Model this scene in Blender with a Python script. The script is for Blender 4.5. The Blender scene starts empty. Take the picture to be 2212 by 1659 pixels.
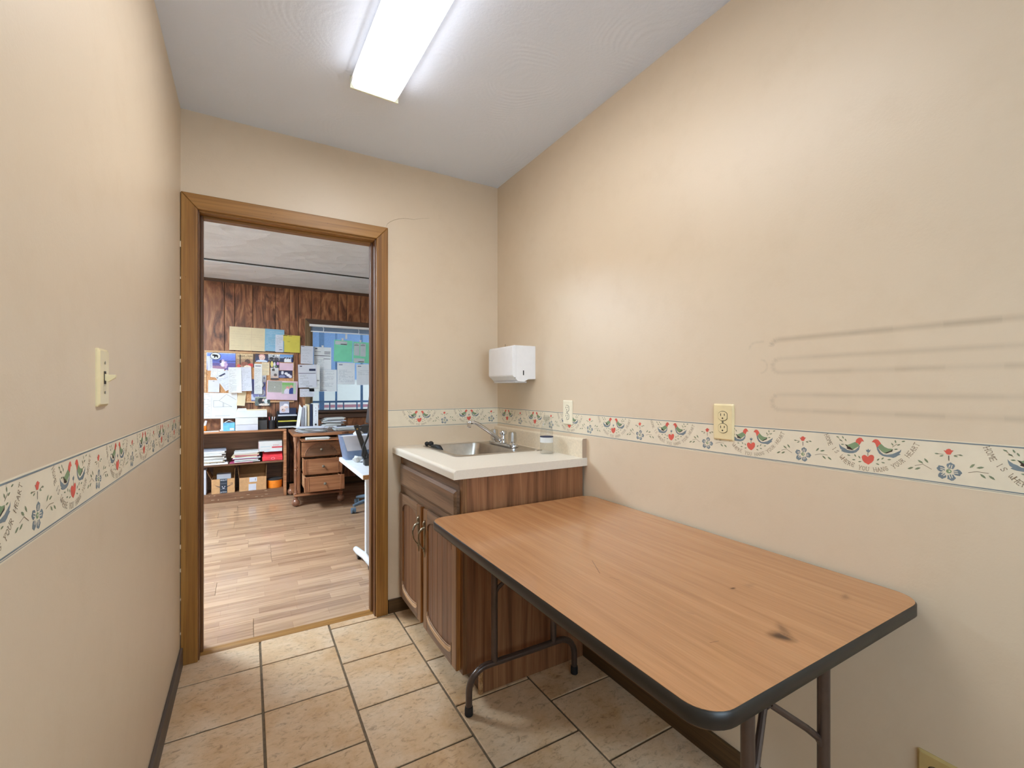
import bpy, bmesh, math, random
from mathutils import Vector, Matrix
random.seed(7)
R = math.radians
scn = bpy.context.scene
C = scn.collection

# ------------------------------------------------------------------ camera, world, lights, exposure
cam_d = bpy.data.cameras.new('camera'); cam = bpy.data.objects.new('camera', cam_d); C.objects.link(cam)
cam.location = (0.2597, -2.4423, 1.2102)
cam.rotation_euler = (R(90), 0, R(-30.168))
cam_d.sensor_fit = 'HORIZONTAL'; cam_d.sensor_width = 36; cam_d.lens = 977.06/2212*36
cam_d.shift_y = 10.6/2212; cam_d.clip_start = 0.03
scn.camera = cam

world = bpy.data.worlds.new('world'); scn.world = world; world.use_nodes = True
bg = world.node_tree.nodes['Background']
bg.inputs[0].default_value = (0.86, 0.93, 1.0, 1); bg.inputs[1].default_value = 9.0
scn.view_settings.view_transform = 'Standard'; scn.view_settings.look = 'None'
scn.view_settings.exposure = 0.15; scn.view_settings.gamma = 1.0
scn.view_settings.use_curve_mapping = False
LENS = 29.0
OFFICE = 80.0

def portal(name, loc, rot, sx, sy):
    l = bpy.data.lights.new(name, 'AREA'); l.shape = 'RECTANGLE'; l.size = sx; l.size_y = sy
    l.cycles.is_portal = True
    o = bpy.data.objects.new(name, l); o.location = loc; o.rotation_euler = rot; C.objects.link(o)
portal('daylight_portal', (1.36, 3.68, 1.47), (R(-90), 0, 0), 0.94, 1.06)
portal('daylight_portal', (-3.28, 1.9, 1.5), (0, R(-90), 0), 1.1, 1.4)

portal('daylight_portal', (.79, -3.6, 1.5), (R(90), 0, 0), 1.1, 1.2)  # portal of the added fill window behind the camera
W = 1.577; H = 2.44

# ------------------------------------------------------------------ materials
MATS = {}
def s2l(c):
    f = lambda v: v/12.92 if v <= .04045 else ((v+.055)/1.055)**2.4
    return tuple(f(v/255) for v in c[:3]) + (1,)
def new(name):
    m = bpy.data.materials.new(name); m.use_nodes = True; MATS[name] = m
    nt = m.node_tree; return m, nt.nodes, nt.links, nt.nodes['Principled BSDF']
def coords(N, L, scale=(1,1,1), rand=True, rot=(0,0,0)):
    tc = N.new('ShaderNodeTexCoord'); mp = N.new('ShaderNodeMapping'); mp.inputs['Scale'].default_value = scale
    mp.inputs['Rotation'].default_value = rot
    if rand:
        oi = N.new('ShaderNodeObjectInfo'); mu = N.new('ShaderNodeMath'); mu.operation = 'MULTIPLY'; mu.inputs[1].default_value = 37.0
        L.new(oi.outputs['Random'], mu.inputs[0])
        ad = N.new('ShaderNodeVectorMath'); ad.operation = 'ADD'
        L.new(tc.outputs['Object'], ad.inputs[0]); L.new(mu.outputs[0], ad.inputs[1]); L.new(ad.outputs[0], mp.inputs[0])
    else:
        L.new(tc.outputs['Object'], mp.inputs[0])
    return mp.outputs[0]
def noise(N, L, vec, scale, detail=4, rough=.55, dist=0):
    n = N.new('ShaderNodeTexNoise'); n.inputs['Scale'].default_value = scale; n.inputs['Detail'].default_value = detail
    n.inputs['Roughness'].default_value = rough; n.inputs['Distortion'].default_value = dist
    L.new(vec, n.inputs['Vector']); return n.outputs['Fac']
def ramp(N, L, fac, stops):
    r = N.new('ShaderNodeValToRGB'); e = r.color_ramp.elements
    while len(e) < len(stops): e.new(.5)
    for k, (p, c) in enumerate(stops): e[k].position = p; e[k].color = s2l(c)
    L.new(fac, r.inputs[0]); return r.outputs[0]
def mixc(N, L, a, b, fac, mode='MIX'):
    m = N.new('ShaderNodeMix'); m.data_type = 'RGBA'; m.blend_type = mode
    if hasattr(fac, 'links'): L.new(fac, m.inputs[0])
    else: m.inputs[0].default_value = fac
    for i, v in ((6, a), (7, b)):
        if hasattr(v, 'links'): L.new(v, m.inputs[i])
        else: m.inputs[i].default_value = v
    return m.outputs[2]
def bump(N, L, P, h, strength=.2, dist=.01):
    b = N.new('ShaderNodeBump'); b.inputs['Strength'].default_value = strength; b.inputs['Distance'].default_value = dist
    L.new(h, b.inputs['Height']); L.new(b.outputs[0], P.inputs['Normal'])
def plain(name, c, rough=.5, metal=0, var=.06, vs=30, coat=0, spec=None, trans=0):
    m, N, L, P = new(name)
    v = coords(N, L); f = noise(N, L, v, vs, 3)
    d = tuple(max(0, x*(1-var)) for x in c); u = tuple(min(255, x*(1+var*.6)) for x in c)
    L.new(ramp(N, L, f, [(.3, d), (.7, u)]), P.inputs['Base Color'])
    P.inputs['Roughness'].default_value = rough; P.inputs['Metallic'].default_value = metal
    P.inputs['Coat Weight'].default_value = coat
    if spec is not None: P.inputs['Specular IOR Level'].default_value = spec
    if trans or (name.endswith('_paper') and name != 'border_paper'):
        t = N.new('ShaderNodeBsdfTranslucent'); t.inputs[0].default_value = s2l(c); mx = N.new('ShaderNodeMixShader'); mx.inputs[0].default_value = trans or .25
        L.new(P.outputs[0], mx.inputs[1]); L.new(t.outputs[0], mx.inputs[2]); L.new(mx.outputs[0], N['Material Output'].inputs[0])
    return m
def wood(name, dark, mid, light, axis='Z', scale=14, stretch=.06, rough=.42, dist=.8, fine=.5, coat=0, bmp=.06):
    m, N, L, P = new(name)
    i = 'XYZ'.index(axis); sc = [1, 1, 1]; sc[i] = stretch
    v = coords(N, L, tuple(sc)); f = noise(N, L, v, scale, 5, .6, dist)
    a = ramp(N, L, f, [(.32, dark), (.5, mid), (.68, light)])
    sc2 = [1, 1, 1]; sc2[i] = stretch*.35
    v2 = coords(N, L, tuple(sc2)); f2 = noise(N, L, v2, scale*9, 3, .6)
    b = ramp(N, L, f2, [(.35, (150, 140, 130)), (.6, (255, 255, 255))])
    L.new(mixc(N, L, a, b, fine, 'MULTIPLY'), P.inputs['Base Color'])
    P.inputs['Roughness'].default_value = rough; P.inputs['Coat Weight'].default_value = coat
    bump(N, L, P, f2, bmp, .002)
    return m

def wallpaint(name, c):
    m, N, L, P = new(name)
    v = coords(N, L, rand=False); f = noise(N, L, v, 1.7, 3); g = noise(N, L, v, 9, 5, .65)
    a = ramp(N, L, f, [(.35, tuple(x*.985 for x in c)), (.65, c)])
    b = ramp(N, L, g, [(.2, (246, 243, 238)), (.5, (255, 255, 255))])
    L.new(mixc(N, L, a, b, .5, 'MULTIPLY'), P.inputs['Base Color'])
    h = noise(N, L, v, 160, 2); bump(N, L, P, h, .12, .002)
    P.inputs['Roughness'].default_value = .42
    return m
wallpaint('cream_wall_paint', (219, 200, 174))
wallpaint('office_side_wall_paint', (214, 206, 194))
wallpaint('beige_stucco', (196, 186, 172))

def swirl_ceiling(name, c, scale, rings, strength, dist):
    m, N, L, P = new(name)
    v = coords(N, L, rand=False)
    d = N.new('ShaderNodeTexNoise'); d.inputs['Scale'].default_value = 2.5; L.new(v, d.inputs['Vector'])
    mx = N.new('ShaderNodeVectorMath'); mx.operation = 'MULTIPLY_ADD'
    L.new(d.outputs['Color'], mx.inputs[0]); mx.inputs[1].default_value = (.22,)*3; L.new(v, mx.inputs[2])
    vo = N.new('ShaderNodeTexVoronoi'); vo.inputs['Scale'].default_value = scale; L.new(mx.outputs[0], vo.inputs['Vector'])
    mu = N.new('ShaderNodeMath'); mu.operation = 'MULTIPLY'; mu.inputs[1].default_value = rings; L.new(vo.outputs['Distance'], mu.inputs[0])
    si = N.new('ShaderNodeMath'); si.operation = 'SINE'; L.new(mu.outputs[0], si.inputs[0])
    g = noise(N, L, v, 90, 3)
    ad = N.new('ShaderNodeMath'); ad.operation = 'MULTIPLY_ADD'; msk = ramp(N, L, noise(N, L, v, 3.3, 3), [(.48, (0,0,0)), (.66, (255,255,255))]); mm = N.new('ShaderNodeMath'); mm.operation = 'MULTIPLY'; L.new(si.outputs[0], mm.inputs[0]); L.new(msk, mm.inputs[1])
    L.new(mm.outputs[0], ad.inputs[0]); ad.inputs[1].default_value = .45; L.new(g, ad.inputs[2])
    bump(N, L, P, ad.outputs[0], strength, dist)
    P.inputs['Base Color'].default_value = s2l(c); P.inputs['Roughness'].default_value = .8
swirl_ceiling('swirled_ceiling_plaster', (229, 238, 254), 2.2, 150, .22, .003)
m, N, L, P = new('scalloped_ceiling_plaster')
v0 = coords(N, L, (1, 1.25, 1), rand=False)
dn = N.new('ShaderNodeTexNoise'); dn.inputs['Scale'].default_value = 3.0; dn.inputs['Detail'].default_value = 1; L.new(v0, dn.inputs['Vector'])
vm = N.new('ShaderNodeVectorMath'); vm.operation = 'MULTIPLY_ADD'; L.new(dn.outputs['Color'], vm.inputs[0]); vm.inputs[1].default_value = (.35,)*3; L.new(v0, vm.inputs[2]); v = vm.outputs[0]
vo = N.new('ShaderNodeTexVoronoi'); vo.inputs['Scale'].default_value = 3.6; L.new(v, vo.inputs['Vector'])
mu = N.new('ShaderNodeMath'); mu.operation = 'MULTIPLY_ADD'; L.new(noise(N, L, v, 60, 3), mu.inputs[0]); mu.inputs[1].default_value = .08; L.new(vo.outputs['Distance'], mu.inputs[2])
bump(N, L, P, mu.outputs[0], .55, .05)
P.inputs['Base Color'].default_value = s2l((236, 244, 253)); P.inputs['Roughness'].default_value = .85

# stone-look tile
m, N, L, P = new('beige_stone_tile')
v = coords(N, L); f = noise(N, L, v, 5, 6, .65, .3); g = noise(N, L, coords(N, L, (1, 1.6, 1)), 34, 6, .75, .6)
a = ramp(N, L, f, [(.3, (202, 162, 118)), (.5, (216, 184, 148)), (.7, (224, 200, 172))])
b = ramp(N, L, g, [(.28, (130, 112, 92)), (.46, (240, 236, 230)), (.7, (255, 255, 255))])
L.new(mixc(N, L, a, b, .8, 'MULTIPLY'), P.inputs['Base Color']); P.inputs['Roughness'].default_value = .42
bump(N, L, P, g, .25, .004)
plain('brown_grout', (112, 94, 72), .9, var=.15, vs=60)

wood('golden_oak_trim', (128, 84, 30), (154, 106, 44), (172, 126, 62), 'Z', 16, .05, .45, fine=.35)
wood('golden_oak_trim_cross', (136, 92, 38), (164, 116, 54), (184, 136, 72), 'X', 16, .05, .45, fine=.35)
wood('dark_oak_jamb', (84, 48, 20), (112, 70, 34), (134, 90, 48), 'Z', 16, .05, .4)
wood('dark_baseboard_wood', (58, 38, 16), (80, 56, 26), (98, 72, 38), 'Y', 18, .05, .5)
wood('dark_baseboard_wood_cross', (58, 38, 16), (80, 56, 26), (98, 72, 38), 'X', 18, .05, .5)
wood('grey_brown_vinyl_base', (70, 58, 50), (84, 72, 64), (96, 84, 76), 'Y', 18, .05, .5, fine=.2)
wood('walnut_laminate', (112, 72, 44), (148, 100, 66), (170, 122, 84), 'Z', 22, .05, .45, .8, .35)
wood('walnut_panel', (92, 58, 36), (118, 78, 50), (136, 94, 62), 'Z', 26, .05, .42, .6, .35)
wood('walnut_frame', (96, 62, 34), (126, 86, 52), (148, 106, 68), 'Z', 22, .06, .4, fine=.4)
wood('walnut_frame_cross', (92, 66, 46), (118, 88, 64), (140, 108, 82), 'Y', 22, .06, .4, fine=.4)
wood('raw_edge_wood', (150, 104, 58), (186, 140, 92), (208, 168, 122), 'Y', 22, .1, .6)
wood('orange_edge_wood', (128, 76, 28), (160, 102, 46), (180, 124, 62), 'Z', 20, .06, .5)
wood('carved_light_wood', (176, 128, 84), (204, 160, 116), (220, 182, 142), 'Y', 24, .1, .6)
wood('table_laminate', (174, 124, 82), (184, 132, 88), (193, 142, 96), 'Y', 34, .05, .26, .6, .16, coat=.25, bmp=.01)
wood('dark_plywood', (70, 46, 26), (92, 62, 36), (110, 78, 46), 'Y', 18, .06, .6)
wood('rosewood_panel', (74, 42, 28), (142, 90, 60), (186, 132, 90), 'Z', 8, .24, .4, 2.4, .3)
wood('panel_moulding', (70, 46, 34), (88, 62, 48), (104, 78, 60), 'X', 18, .06, .5)
wood('window_casing_wood', (92, 70, 44), (118, 94, 62), (138, 112, 78), 'Z', 18, .06, .5)
wood('bookcase_wood', (146, 94, 62), (184, 128, 88), (204, 150, 108), 'X', 16, .06, .4)
wood('bookcase_dark_wood', (106, 72, 52), (132, 94, 68), (150, 112, 84), 'X', 16, .06, .5)
wood('antique_desk_wood', (122, 74, 48), (160, 104, 70), (184, 128, 90), 'Z', 14, .07, .35, 1.0, .4, coat=.2)
wood('antique_desk_wood_cross', (126, 78, 50), (162, 108, 72), (186, 132, 94), 'X', 14, .07, .35, 1.0, .4, coat=.2)
wood('drawer_side_wood', (170, 118, 80), (196, 146, 106), (212, 166, 126), 'Y', 18, .06, .5)
wood('antique_turned_wood', (120, 76, 54), (152, 104, 78), (176, 128, 100), 'Z', 14, .2, .3, coat=.3)
wood('cork', (176, 120, 76), (206, 152, 104), (220, 170, 124), 'Z', 60, 1, .85, .2, .3)
wood('pine_frame', (196, 150, 104), (214, 170, 124), (226, 186, 142), 'X', 20, .06, .5)

# laminate plank with strips
m, N, L, P = new('oak_strip_laminate')
v = coords(N, L)
br = N.new('ShaderNodeTexBrick'); br.inputs['Scale'].default_value = 1; br.inputs['Brick Width'].default_value = .36; br.inputs['Row Height'].default_value = .069
br.inputs['Mortar Size'].default_value = .0004; br.inputs['Color1'].default_value = s2l((196, 160, 128)); br.inputs['Color2'].default_value = s2l((166, 131, 104)); br.inputs['Mortar'].default_value = s2l((140, 106, 84))
L.new(v, br.inputs['Vector'])
f = noise(N, L, coords(N, L, (.06, 1, 1)), 26, 5, .65, .8)
b = ramp(N, L, f, [(.3, (190, 176, 164)), (.55, (255, 255, 255))])
L.new(mixc(N, L, br.outputs['Color'], b, .75, 'MULTIPLY'), P.inputs['Base Color'])
P.inputs['Roughness'].default_value = .2; P.inputs['Coat Weight'].default_value = .2
bump(N, L, P, f, .05, .002)

plain('white_paper', (238, 238, 236), .8, var=.02, vs=12)
plain('cool_white_paper', (226, 228, 238), .8, var=.03, vs=12)
plain('cream_paper', (240, 222, 184), .8, var=.03, vs=12)
plain('blue_paper', (150, 196, 222), .8, var=.04, vs=12)
plain('yellow_paper', (226, 212, 96), .8, var=.04, vs=12)
plain('mint_paper', (136, 222, 178), .8, var=.04, vs=12)
plain('pink_paper', (236, 206, 222), .8, var=.04, vs=12)
plain('magenta_paper', (196, 84, 130), .8)
plain('tan_paper', (222, 196, 160), .8)
plain('grey_print', (150, 152, 162), .8)
plain('pale_print', (196, 198, 206), .8)
plain('dark_print', (54, 58, 84), .8)
plain('black_print', (34, 32, 34), .8)
plain('red_print', (206, 64, 76), .7)
plain('border_paper', (228, 216, 192), .6, var=.02, vs=20)
plain('border_red', (218, 96, 80), .6); plain('border_green', (128, 150, 112), .6)
plain('border_blue', (120, 132, 138), .6); plain('border_black', (58, 46, 40), .6)
plain('border_leaf', (128, 138, 108), .6); plain('border_text', (128, 106, 84), .6)
plain('border_line', (122, 132, 136), .6)
plain('ivory_plastic', (232, 214, 168), .3, var=.02, coat=.2)
plain('ivory_plastic_bright', (238, 230, 206), .3, var=.02, coat=.2)
plain('old_ivory_plastic', (196, 170, 112), .35, var=.04)
plain('slot_black', (36, 30, 24), .6)
plain('screw_metal', (150, 146, 136), .35, .9)
plain('white_enamel', (238, 238, 240), .28, var=.01, coat=.3)
plain('white_enamel_shade', (214, 214, 216), .4, var=.01)
plain('countertop_laminate', (226, 217, 202), .35, var=.015, vs=160)
plain('backsplash_laminate', (222, 206, 180), .35, var=.04, vs=120)
plain('laminate_end_cap', (176, 156, 136), .5, var=.02)
plain('stainless_steel', (190, 182, 172), .28, .95, var=.05)
plain('chrome', (215, 216, 220), .08, 1, var=.02)
plain('aged_pewter', (150, 138, 116), .3, .9, var=.2)
plain('brown_steel', (84, 68, 60), .32, .3, var=.08, coat=.2)
plain('black_rubber', (24, 24, 26), .6)
plain('black_edge', (34, 30, 26), .4, var=.1)
plain('black_plastic', (26, 26, 30), .4)
plain('charcoal_plastic', (58, 56, 56), .5)
plain('slate_plastic', (92, 110, 128), .45)
plain('blue_tub_plastic', (112, 130, 160), .35)
plain('white_plastic', (232, 234, 238), .35, var=.02)
plain('grey_steel', (140, 156, 176), .4, .3)
plain('cardboard', (196, 152, 106), .8, var=.06)
plain('cardboard_inside', (150, 112, 72), .85, var=.08)
plain('dark_tape', (42, 52, 66), .5)
plain('orange_plastic', (246, 140, 40), .35)
plain('red_envelope', (226, 62, 72), .55)
plain('tissue_blue', (110, 184, 224), .6, var=.15, vs=20)
plain('navy_binder', (34, 44, 74), .5); plain('white_binder', (224, 226, 230), .4)
plain('worn_paint_chip', (222, 206, 180), .8)
plain('exterior_blue', (112, 132, 160), .6); plain('exterior_red', (150, 92, 96), .7)
plain('exterior_post', (84, 108, 136), .5); plain('exterior_concrete', (150, 156, 164), .8)
plain('brass', (196, 160, 90), .3, .9)
plain('crack_line', (138, 116, 86), .9); plain('green_print', (110, 150, 90), .8)

def clear(name, c, rough=.03, fac=.85):
    m, N, L, P = new(name); nt = m.node_tree
    t = N.new('ShaderNodeBsdfTransparent'); t.inputs[0].default_value = s2l(c)
    g = N.new('ShaderNodeBsdfGlossy'); g.inputs['Roughness'].default_value = rough
    fr = N.new('ShaderNodeLayerWeight'); fr.inputs[0].default_value = .25
    ad = N.new('ShaderNodeMath'); ad.operation = 'MULTIPLY_ADD'; ad.inputs[1].default_value = fac; ad.inputs[2].default_value = .02; pw = N.new('ShaderNodeMath'); pw.operation = 'POWER'; pw.inputs[1].default_value = 2.0; L.new(fr.outputs['Facing'], pw.inputs[0]); L.new(pw.outputs[0], ad.inputs[0])
    mx = N.new('ShaderNodeMixShader'); L.new(ad.outputs[0], mx.inputs[0]); L.new(t.outputs[0], mx.inputs[1]); L.new(g.outputs[0], mx.inputs[2])
    L.new(mx.outputs[0], N['Material Output'].inputs[0])
clear('window_glass', (236, 246, 252), .03, .6); clear('clear_plastic', (244, 245, 245), .15, .5); clear('acrylic', (240, 241, 241), .1, .4)

def lens(name, strength, col, L2):
    m, N, L, P = new(name)
    tc = N.new('ShaderNodeTexCoord'); sp = N.new('ShaderNodeSeparateXYZ'); L.new(tc.outputs['Object'], sp.inputs[0])
    ab = N.new('ShaderNodeMath'); ab.operation = 'ABSOLUTE'; L.new(sp.outputs[0], ab.inputs[0])
    r1 = N.new('ShaderNodeMapRange'); r1.inputs[1].default_value = .010; r1.inputs[2].default_value = .036; r1.inputs[3].default_value = .01; r1.inputs[4].default_value = 1.0
    r1.interpolation_type = 'SMOOTHSTEP'; L.new(ab.outputs[0], r1.inputs[0])
    ay = N.new('ShaderNodeMath'); ay.operation = 'ABSOLUTE'; L.new(sp.outputs[1], ay.inputs[0])
    r2 = N.new('ShaderNodeMapRange'); r2.inputs[1].default_value = L2-.1; r2.inputs[2].default_value = L2-.005; r2.inputs[3].default_value = 1.0; r2.inputs[4].default_value = .03
    r2.interpolation_type = 'SMOOTHSTEP'; L.new(ay.outputs[0], r2.inputs[0])
    a = N.new('ShaderNodeMath'); a.operation = 'MULTIPLY'; L.new(r1.outputs[0], a.inputs[0]); L.new(r2.outputs[0], a.inputs[1])
    ge = N.new('ShaderNodeNewGeometry'); sz = N.new('ShaderNodeSeparateXYZ'); L.new(ge.outputs['True Normal'], sz.inputs[0])
    r3 = N.new('ShaderNodeMapRange'); r3.inputs[1].default_value = -.9; r3.inputs[2].default_value = -.2; r3.inputs[3].default_value = 1.0; r3.inputs[4].default_value = .075; L.new(sz.outputs[2], r3.inputs[0])
    mxm = N.new('ShaderNodeMath'); mxm.operation = 'MAXIMUM'; mxm.inputs[1].default_value = .034; L.new(a.outputs[0], mxm.inputs[0])
    a2 = N.new('ShaderNodeMath'); a2.operation = 'MULTIPLY'; L.new(mxm.outputs[0], a2.inputs[0]); L.new(r3.outputs[0], a2.inputs[1])
    b = N.new('ShaderNodeMath'); b.operation = 'MULTIPLY'; L.new(a2.outputs[0], b.inputs[0]); b.inputs[1].default_value = strength
    P.inputs['Emission Color'].default_value = col; L.new(b.outputs[0], P.inputs['Emission Strength'])
    P.inputs['Base Color'].default_value = (.85, .85, .85, 1); P.inputs['Roughness'].default_value = .3
lens('lit_prismatic_lens', LENS, (.97, .98, 1.0, 1), .61)
lens('added_office_lens', OFFICE, (.70, .86, 1.0, 1), .61)
plain('lens_end_plastic', (236, 238, 216), .4, var=.01)

m, N, L, P = new('printed_photo')
at = N.new('ShaderNodeAttribute'); at.attribute_name = 'Col'; L.new(at.outputs['Color'], P.inputs['Base Color']); P.inputs['Roughness'].default_value = .35
m, N, L, P = new('faint_wall_mark')
at = N.new('ShaderNodeAttribute'); at.attribute_name = 'Col'; L.new(at.outputs['Fac'], P.inputs['Alpha']); P.inputs['Base Color'].default_value = s2l((140, 124, 100)); P.inputs['Roughness'].default_value = .6

# ------------------------------------------------------------------ mesh helpers
class MB:
    def __init__(s): s.v = []; s.f = []; s.m = []
    def add(s, vs, fs, mi=0):
        b = len(s.v); s.v += [tuple(p) for p in vs]; s.f += [tuple(b+i for i in f) for f in fs]; s.m += [mi]*len(fs); return s
    def box(s, x0, x1, y0, y1, z0, z1, mi=0, rz=0, piv=None):
        vs = [(x0,y0,z0),(x1,y0,z0),(x1,y1,z0),(x0,y1,z0),(x0,y0,z1),(x1,y0,z1),(x1,y1,z1),(x0,y1,z1)]
        if rz:
            px, py = piv or ((x0+x1)/2, (y0+y1)/2); c, n = math.cos(rz), math.sin(rz)
            vs = [(px+(x-px)*c-(y-py)*n, py+(x-px)*n+(y-py)*c, z) for x, y, z in vs]
        return s.add(vs, [(3,2,1,0),(4,5,6,7),(0,1,5,4),(1,2,6,5),(2,3,7,6),(3,0,4,7)], mi)
    def prism(s, poly, plane, a, b, mi=0):
        def p3(u, v, w): return {'xy': (u,v,w), 'xz': (u,w,v), 'yz': (w,u,v)}[plane]
        n = len(poly); vs = [p3(u,v,a) for u,v in poly]+[p3(u,v,b) for u,v in poly]
        return s.add(vs, [tuple(range(n))[::-1], tuple(range(n,2*n))]+[(i,(i+1)%n,n+(i+1)%n,n+i) for i in range(n)], mi)
    def tube(s, pts, r, n=10, mi=0, cap=True):
        pts = [Vector(p) for p in pts]; rs = r if isinstance(r, (list, tuple)) else [r]*len(pts)
        b = len(s.v); up = None
        for i, p in enumerate(pts):
            t = (pts[min(i+1,len(pts)-1)]-pts[max(i-1,0)]).normalized()
            if up is None: up = t.orthogonal().normalized()
            up = (up - t*up.dot(t)).normalized(); w = t.cross(up)
            for k in range(n):
                a = 2*math.pi*k/n; s.v.append(tuple(p+(up*math.cos(a)+w*math.sin(a))*rs[i]))
        for i in range(len(pts)-1):
            for k in range(n):
                s.f.append((b+i*n+k, b+i*n+(k+1)%n, b+(i+1)*n+(k+1)%n, b+(i+1)*n+k)); s.m.append(mi)
        if cap:
            s.f.append(tuple(b+k for k in range(n))[::-1]); s.f.append(tuple(b+(len(pts)-1)*n+k for k in range(n))); s.m += [mi, mi]
        return s
    def lathe(s, prof, c, n=20, mi=0, axis='z'):
        b = len(s.v)
        for r, z in prof:
            for k in range(n):
                a = 2*math.pi*k/n; u, v = r*math.cos(a), r*math.sin(a)
                d = {'z': (u,v,z), 'x': (z,u,v), 'y': (u,z,v)}[axis]
                s.v.append((c[0]+d[0], c[1]+d[1], c[2]+d[2]))
        for i in range(len(prof)-1):
            for k in range(n):
                s.f.append((b+i*n+k, b+i*n+(k+1)%n, b+(i+1)*n+(k+1)%n, b+(i+1)*n+k)); s.m.append(mi)
        s.f.append(tuple(b+k for k in range(n))[::-1]); s.f.append(tuple(b+(len(prof)-1)*n+k for k in range(n))); s.m += [mi, mi]
        return s
OFF = {}
def obj(name, mb, mats, parent=None, origin=None, smooth=False, bevel=0, seg=2, fix=True):
    if isinstance(mats, str): mats = [mats]
    if parent is not None: o0 = OFF[parent.name]
    elif origin is not None: o0 = Vector(origin)
    else:
        xs, ys, zs = zip(*mb.v); o0 = Vector(((min(xs)+max(xs))/2, (min(ys)+max(ys))/2, min(zs)))
    me = bpy.data.meshes.new(name)
    me.from_pydata([(x-o0.x, y-o0.y, z-o0.z) for x, y, z in mb.v], [], mb.f)
    for m in mats: me.materials.append(MATS[m])
    for p, i in zip(me.polygons, mb.m): p.material_index = i
    if fix:
        bm = bmesh.new(); bm.from_mesh(me); bmesh.ops.recalc_face_normals(bm, faces=bm.faces); bm.to_mesh(me); bm.free()
    if smooth:
        for p in me.polygons: p.use_smooth = True
    o = bpy.data.objects.new(name, me); C.objects.link(o); OFF[o.name] = o0
    if parent is not None: o.parent = parent
    else: o.location = o0
    if bevel:
        b = o.modifiers.new('bevel', 'BEVEL'); b.width = bevel; b.segments = seg; b.limit_method = 'ANGLE'; b.angle_limit = R(40); b.harden_normals = False
    if smooth and bevel == 0:
        pass
    return o
def thing(name, label, cat, loc, group=None, kind=None):
    o = bpy.data.objects.new(name, None); o.empty_display_size = .05; C.objects.link(o); o.location = loc
    OFF[o.name] = Vector(loc); tag(o, label, cat, group, kind); return o
def tag(o, label, cat=None, group=None, kind=None):
    o['label'] = label
    if cat: o['category'] = cat
    if group: o['group'] = group
    if kind: o['kind'] = kind
    return o
def single(name, mb, mats, label, cat, group=None, **kw):
    return tag(obj(name, mb, mats, **kw), label, cat, group)
def shade_auto(o, ang=40):
    for p in o.data.polygons: p.use_smooth = True
    md = o.modifiers.new('split', 'EDGE_SPLIT'); md.split_angle = R(ang)
    return o
def arc(cx, cy, r, a0, a1, n): return [(cx+r*math.cos(R(a0+(a1-a0)*i/n)), cy+r*math.sin(R(a0+(a1-a0)*i/n))) for i in range(n+1)]
def rrect(x0, x1, y0, y1, r, n=6):
    return arc(x1-r,y0+r,r,-90,0,n)+arc(x1-r,y1-r,r,0,90,n)+arc(x0+r,y1-r,r,90,180,n)+arc(x0+r,y0+r,r,180,270,n)
def text_mesh(txt, size):
    cu = bpy.data.curves.new('lettering', 'FONT'); cu.body = txt; cu.size = size; cu.align_x = 'CENTER'; cu.align_y = 'CENTER'; cu.resolution_u = 2
    o = bpy.data.objects.new('lettering', cu); C.objects.link(o); bpy.context.view_layer.update()
    me = bpy.data.meshes.new_from_object(o.evaluated_get(bpy.context.evaluated_depsgraph_get()))
    vs = [tuple(v.co) for v in me.vertices]; fs = [tuple(p.vertices) for p in me.polygons]
    bpy.data.objects.remove(o); bpy.data.curves.remove(cu); bpy.data.meshes.remove(me)
    return vs, fs
def put_text(mb, txt, size, c, u=(1,0,0), v=(0,0,1), mi=0, xs=1):
    vs, fs = text_mesh(txt, size); c, u, v = Vector(c), Vector(u), Vector(v)
    mb.add([c+u*(p[0]*xs)+v*p[1] for p in vs], fs, mi)

# ------------------------------------------------------------------ structure: kitchenette shell
FY = -3.5           # wall behind the camera
st = lambda o, label: tag(o, label, None, None, 'structure')
fl = st(obj('floor', MB().box(-.02, W+.02, FY, .045, -.06, -.004), 'brown_grout', origin=(0,0,-.004)), 'beige stone-look tile floor of the narrow kitchenette')
xl = [0.0, .305, .612, .938, 1.272, W]; offs = [-.185, -.185, -.02, -.185, -.01]
protos = {}
for ci in range(5):
    x0, x1 = xl[ci], xl[ci+1]; y = offs[ci]+.33
    while y > FY:
        ya, yb = max(y-.33, FY), min(y, .045 if .05 < (x0+x1)/2 < .85 else -.001); y -= .33
        if yb-ya < .02: continue
        key = (ci, round(yb-ya, 3))
        if key not in protos:
            g = .0042; w, d = x1-x0, yb-ya
            mb = MB().box(-w/2+(g if ci else 0), w/2-(g if ci < 4 else 0), -d/2+g, d/2-(g if yb < .04 else 0), -.006, 0)
            o = obj('tile', mb, 'beige_stone_tile', parent=fl, bevel=.0025)
            o.data.transform(Matrix.Translation(OFF[fl.name])); protos[key] = o
        else:
            o = protos[key].copy(); C.objects.link(o); o.parent = fl
        o.location = Vector(((x0+x1)/2, (ya+yb)/2, .002)) - OFF[fl.name]
st(obj('ceiling', MB().box(-.02, W+.02, FY, 0, H, H+.08), 'swirled_ceiling_plaster'), 'white swirl-textured plaster ceiling of the kitchenette')
wl = st(obj('wall_left', MB().box(-.12, 0, FY-.12, 0, 0, H), 'cream_wall_paint'), 'cream painted wall on the left with light switch')
wr = st(obj('wall_right', MB().box(W, W+.12, FY-.12, 0, 0, H), 'cream_wall_paint'), 'long cream painted wall on the right above the table')
fx0, fx1, fz0, fz1 = .24, 1.34, .9, 2.1
st(obj('wall_front', MB().box(0, fx0, FY-.12, FY, 0, H).box(fx1, W, FY-.12, FY, 0, H).box(fx0, fx1, FY-.12, FY, 0, fz0).box(fx0, fx1, FY-.12, FY, fz1, H), 'cream_wall_paint'), 'cream painted wall behind the camera')
DX0, DX1, DZ = .048, .856, 2.018
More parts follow.
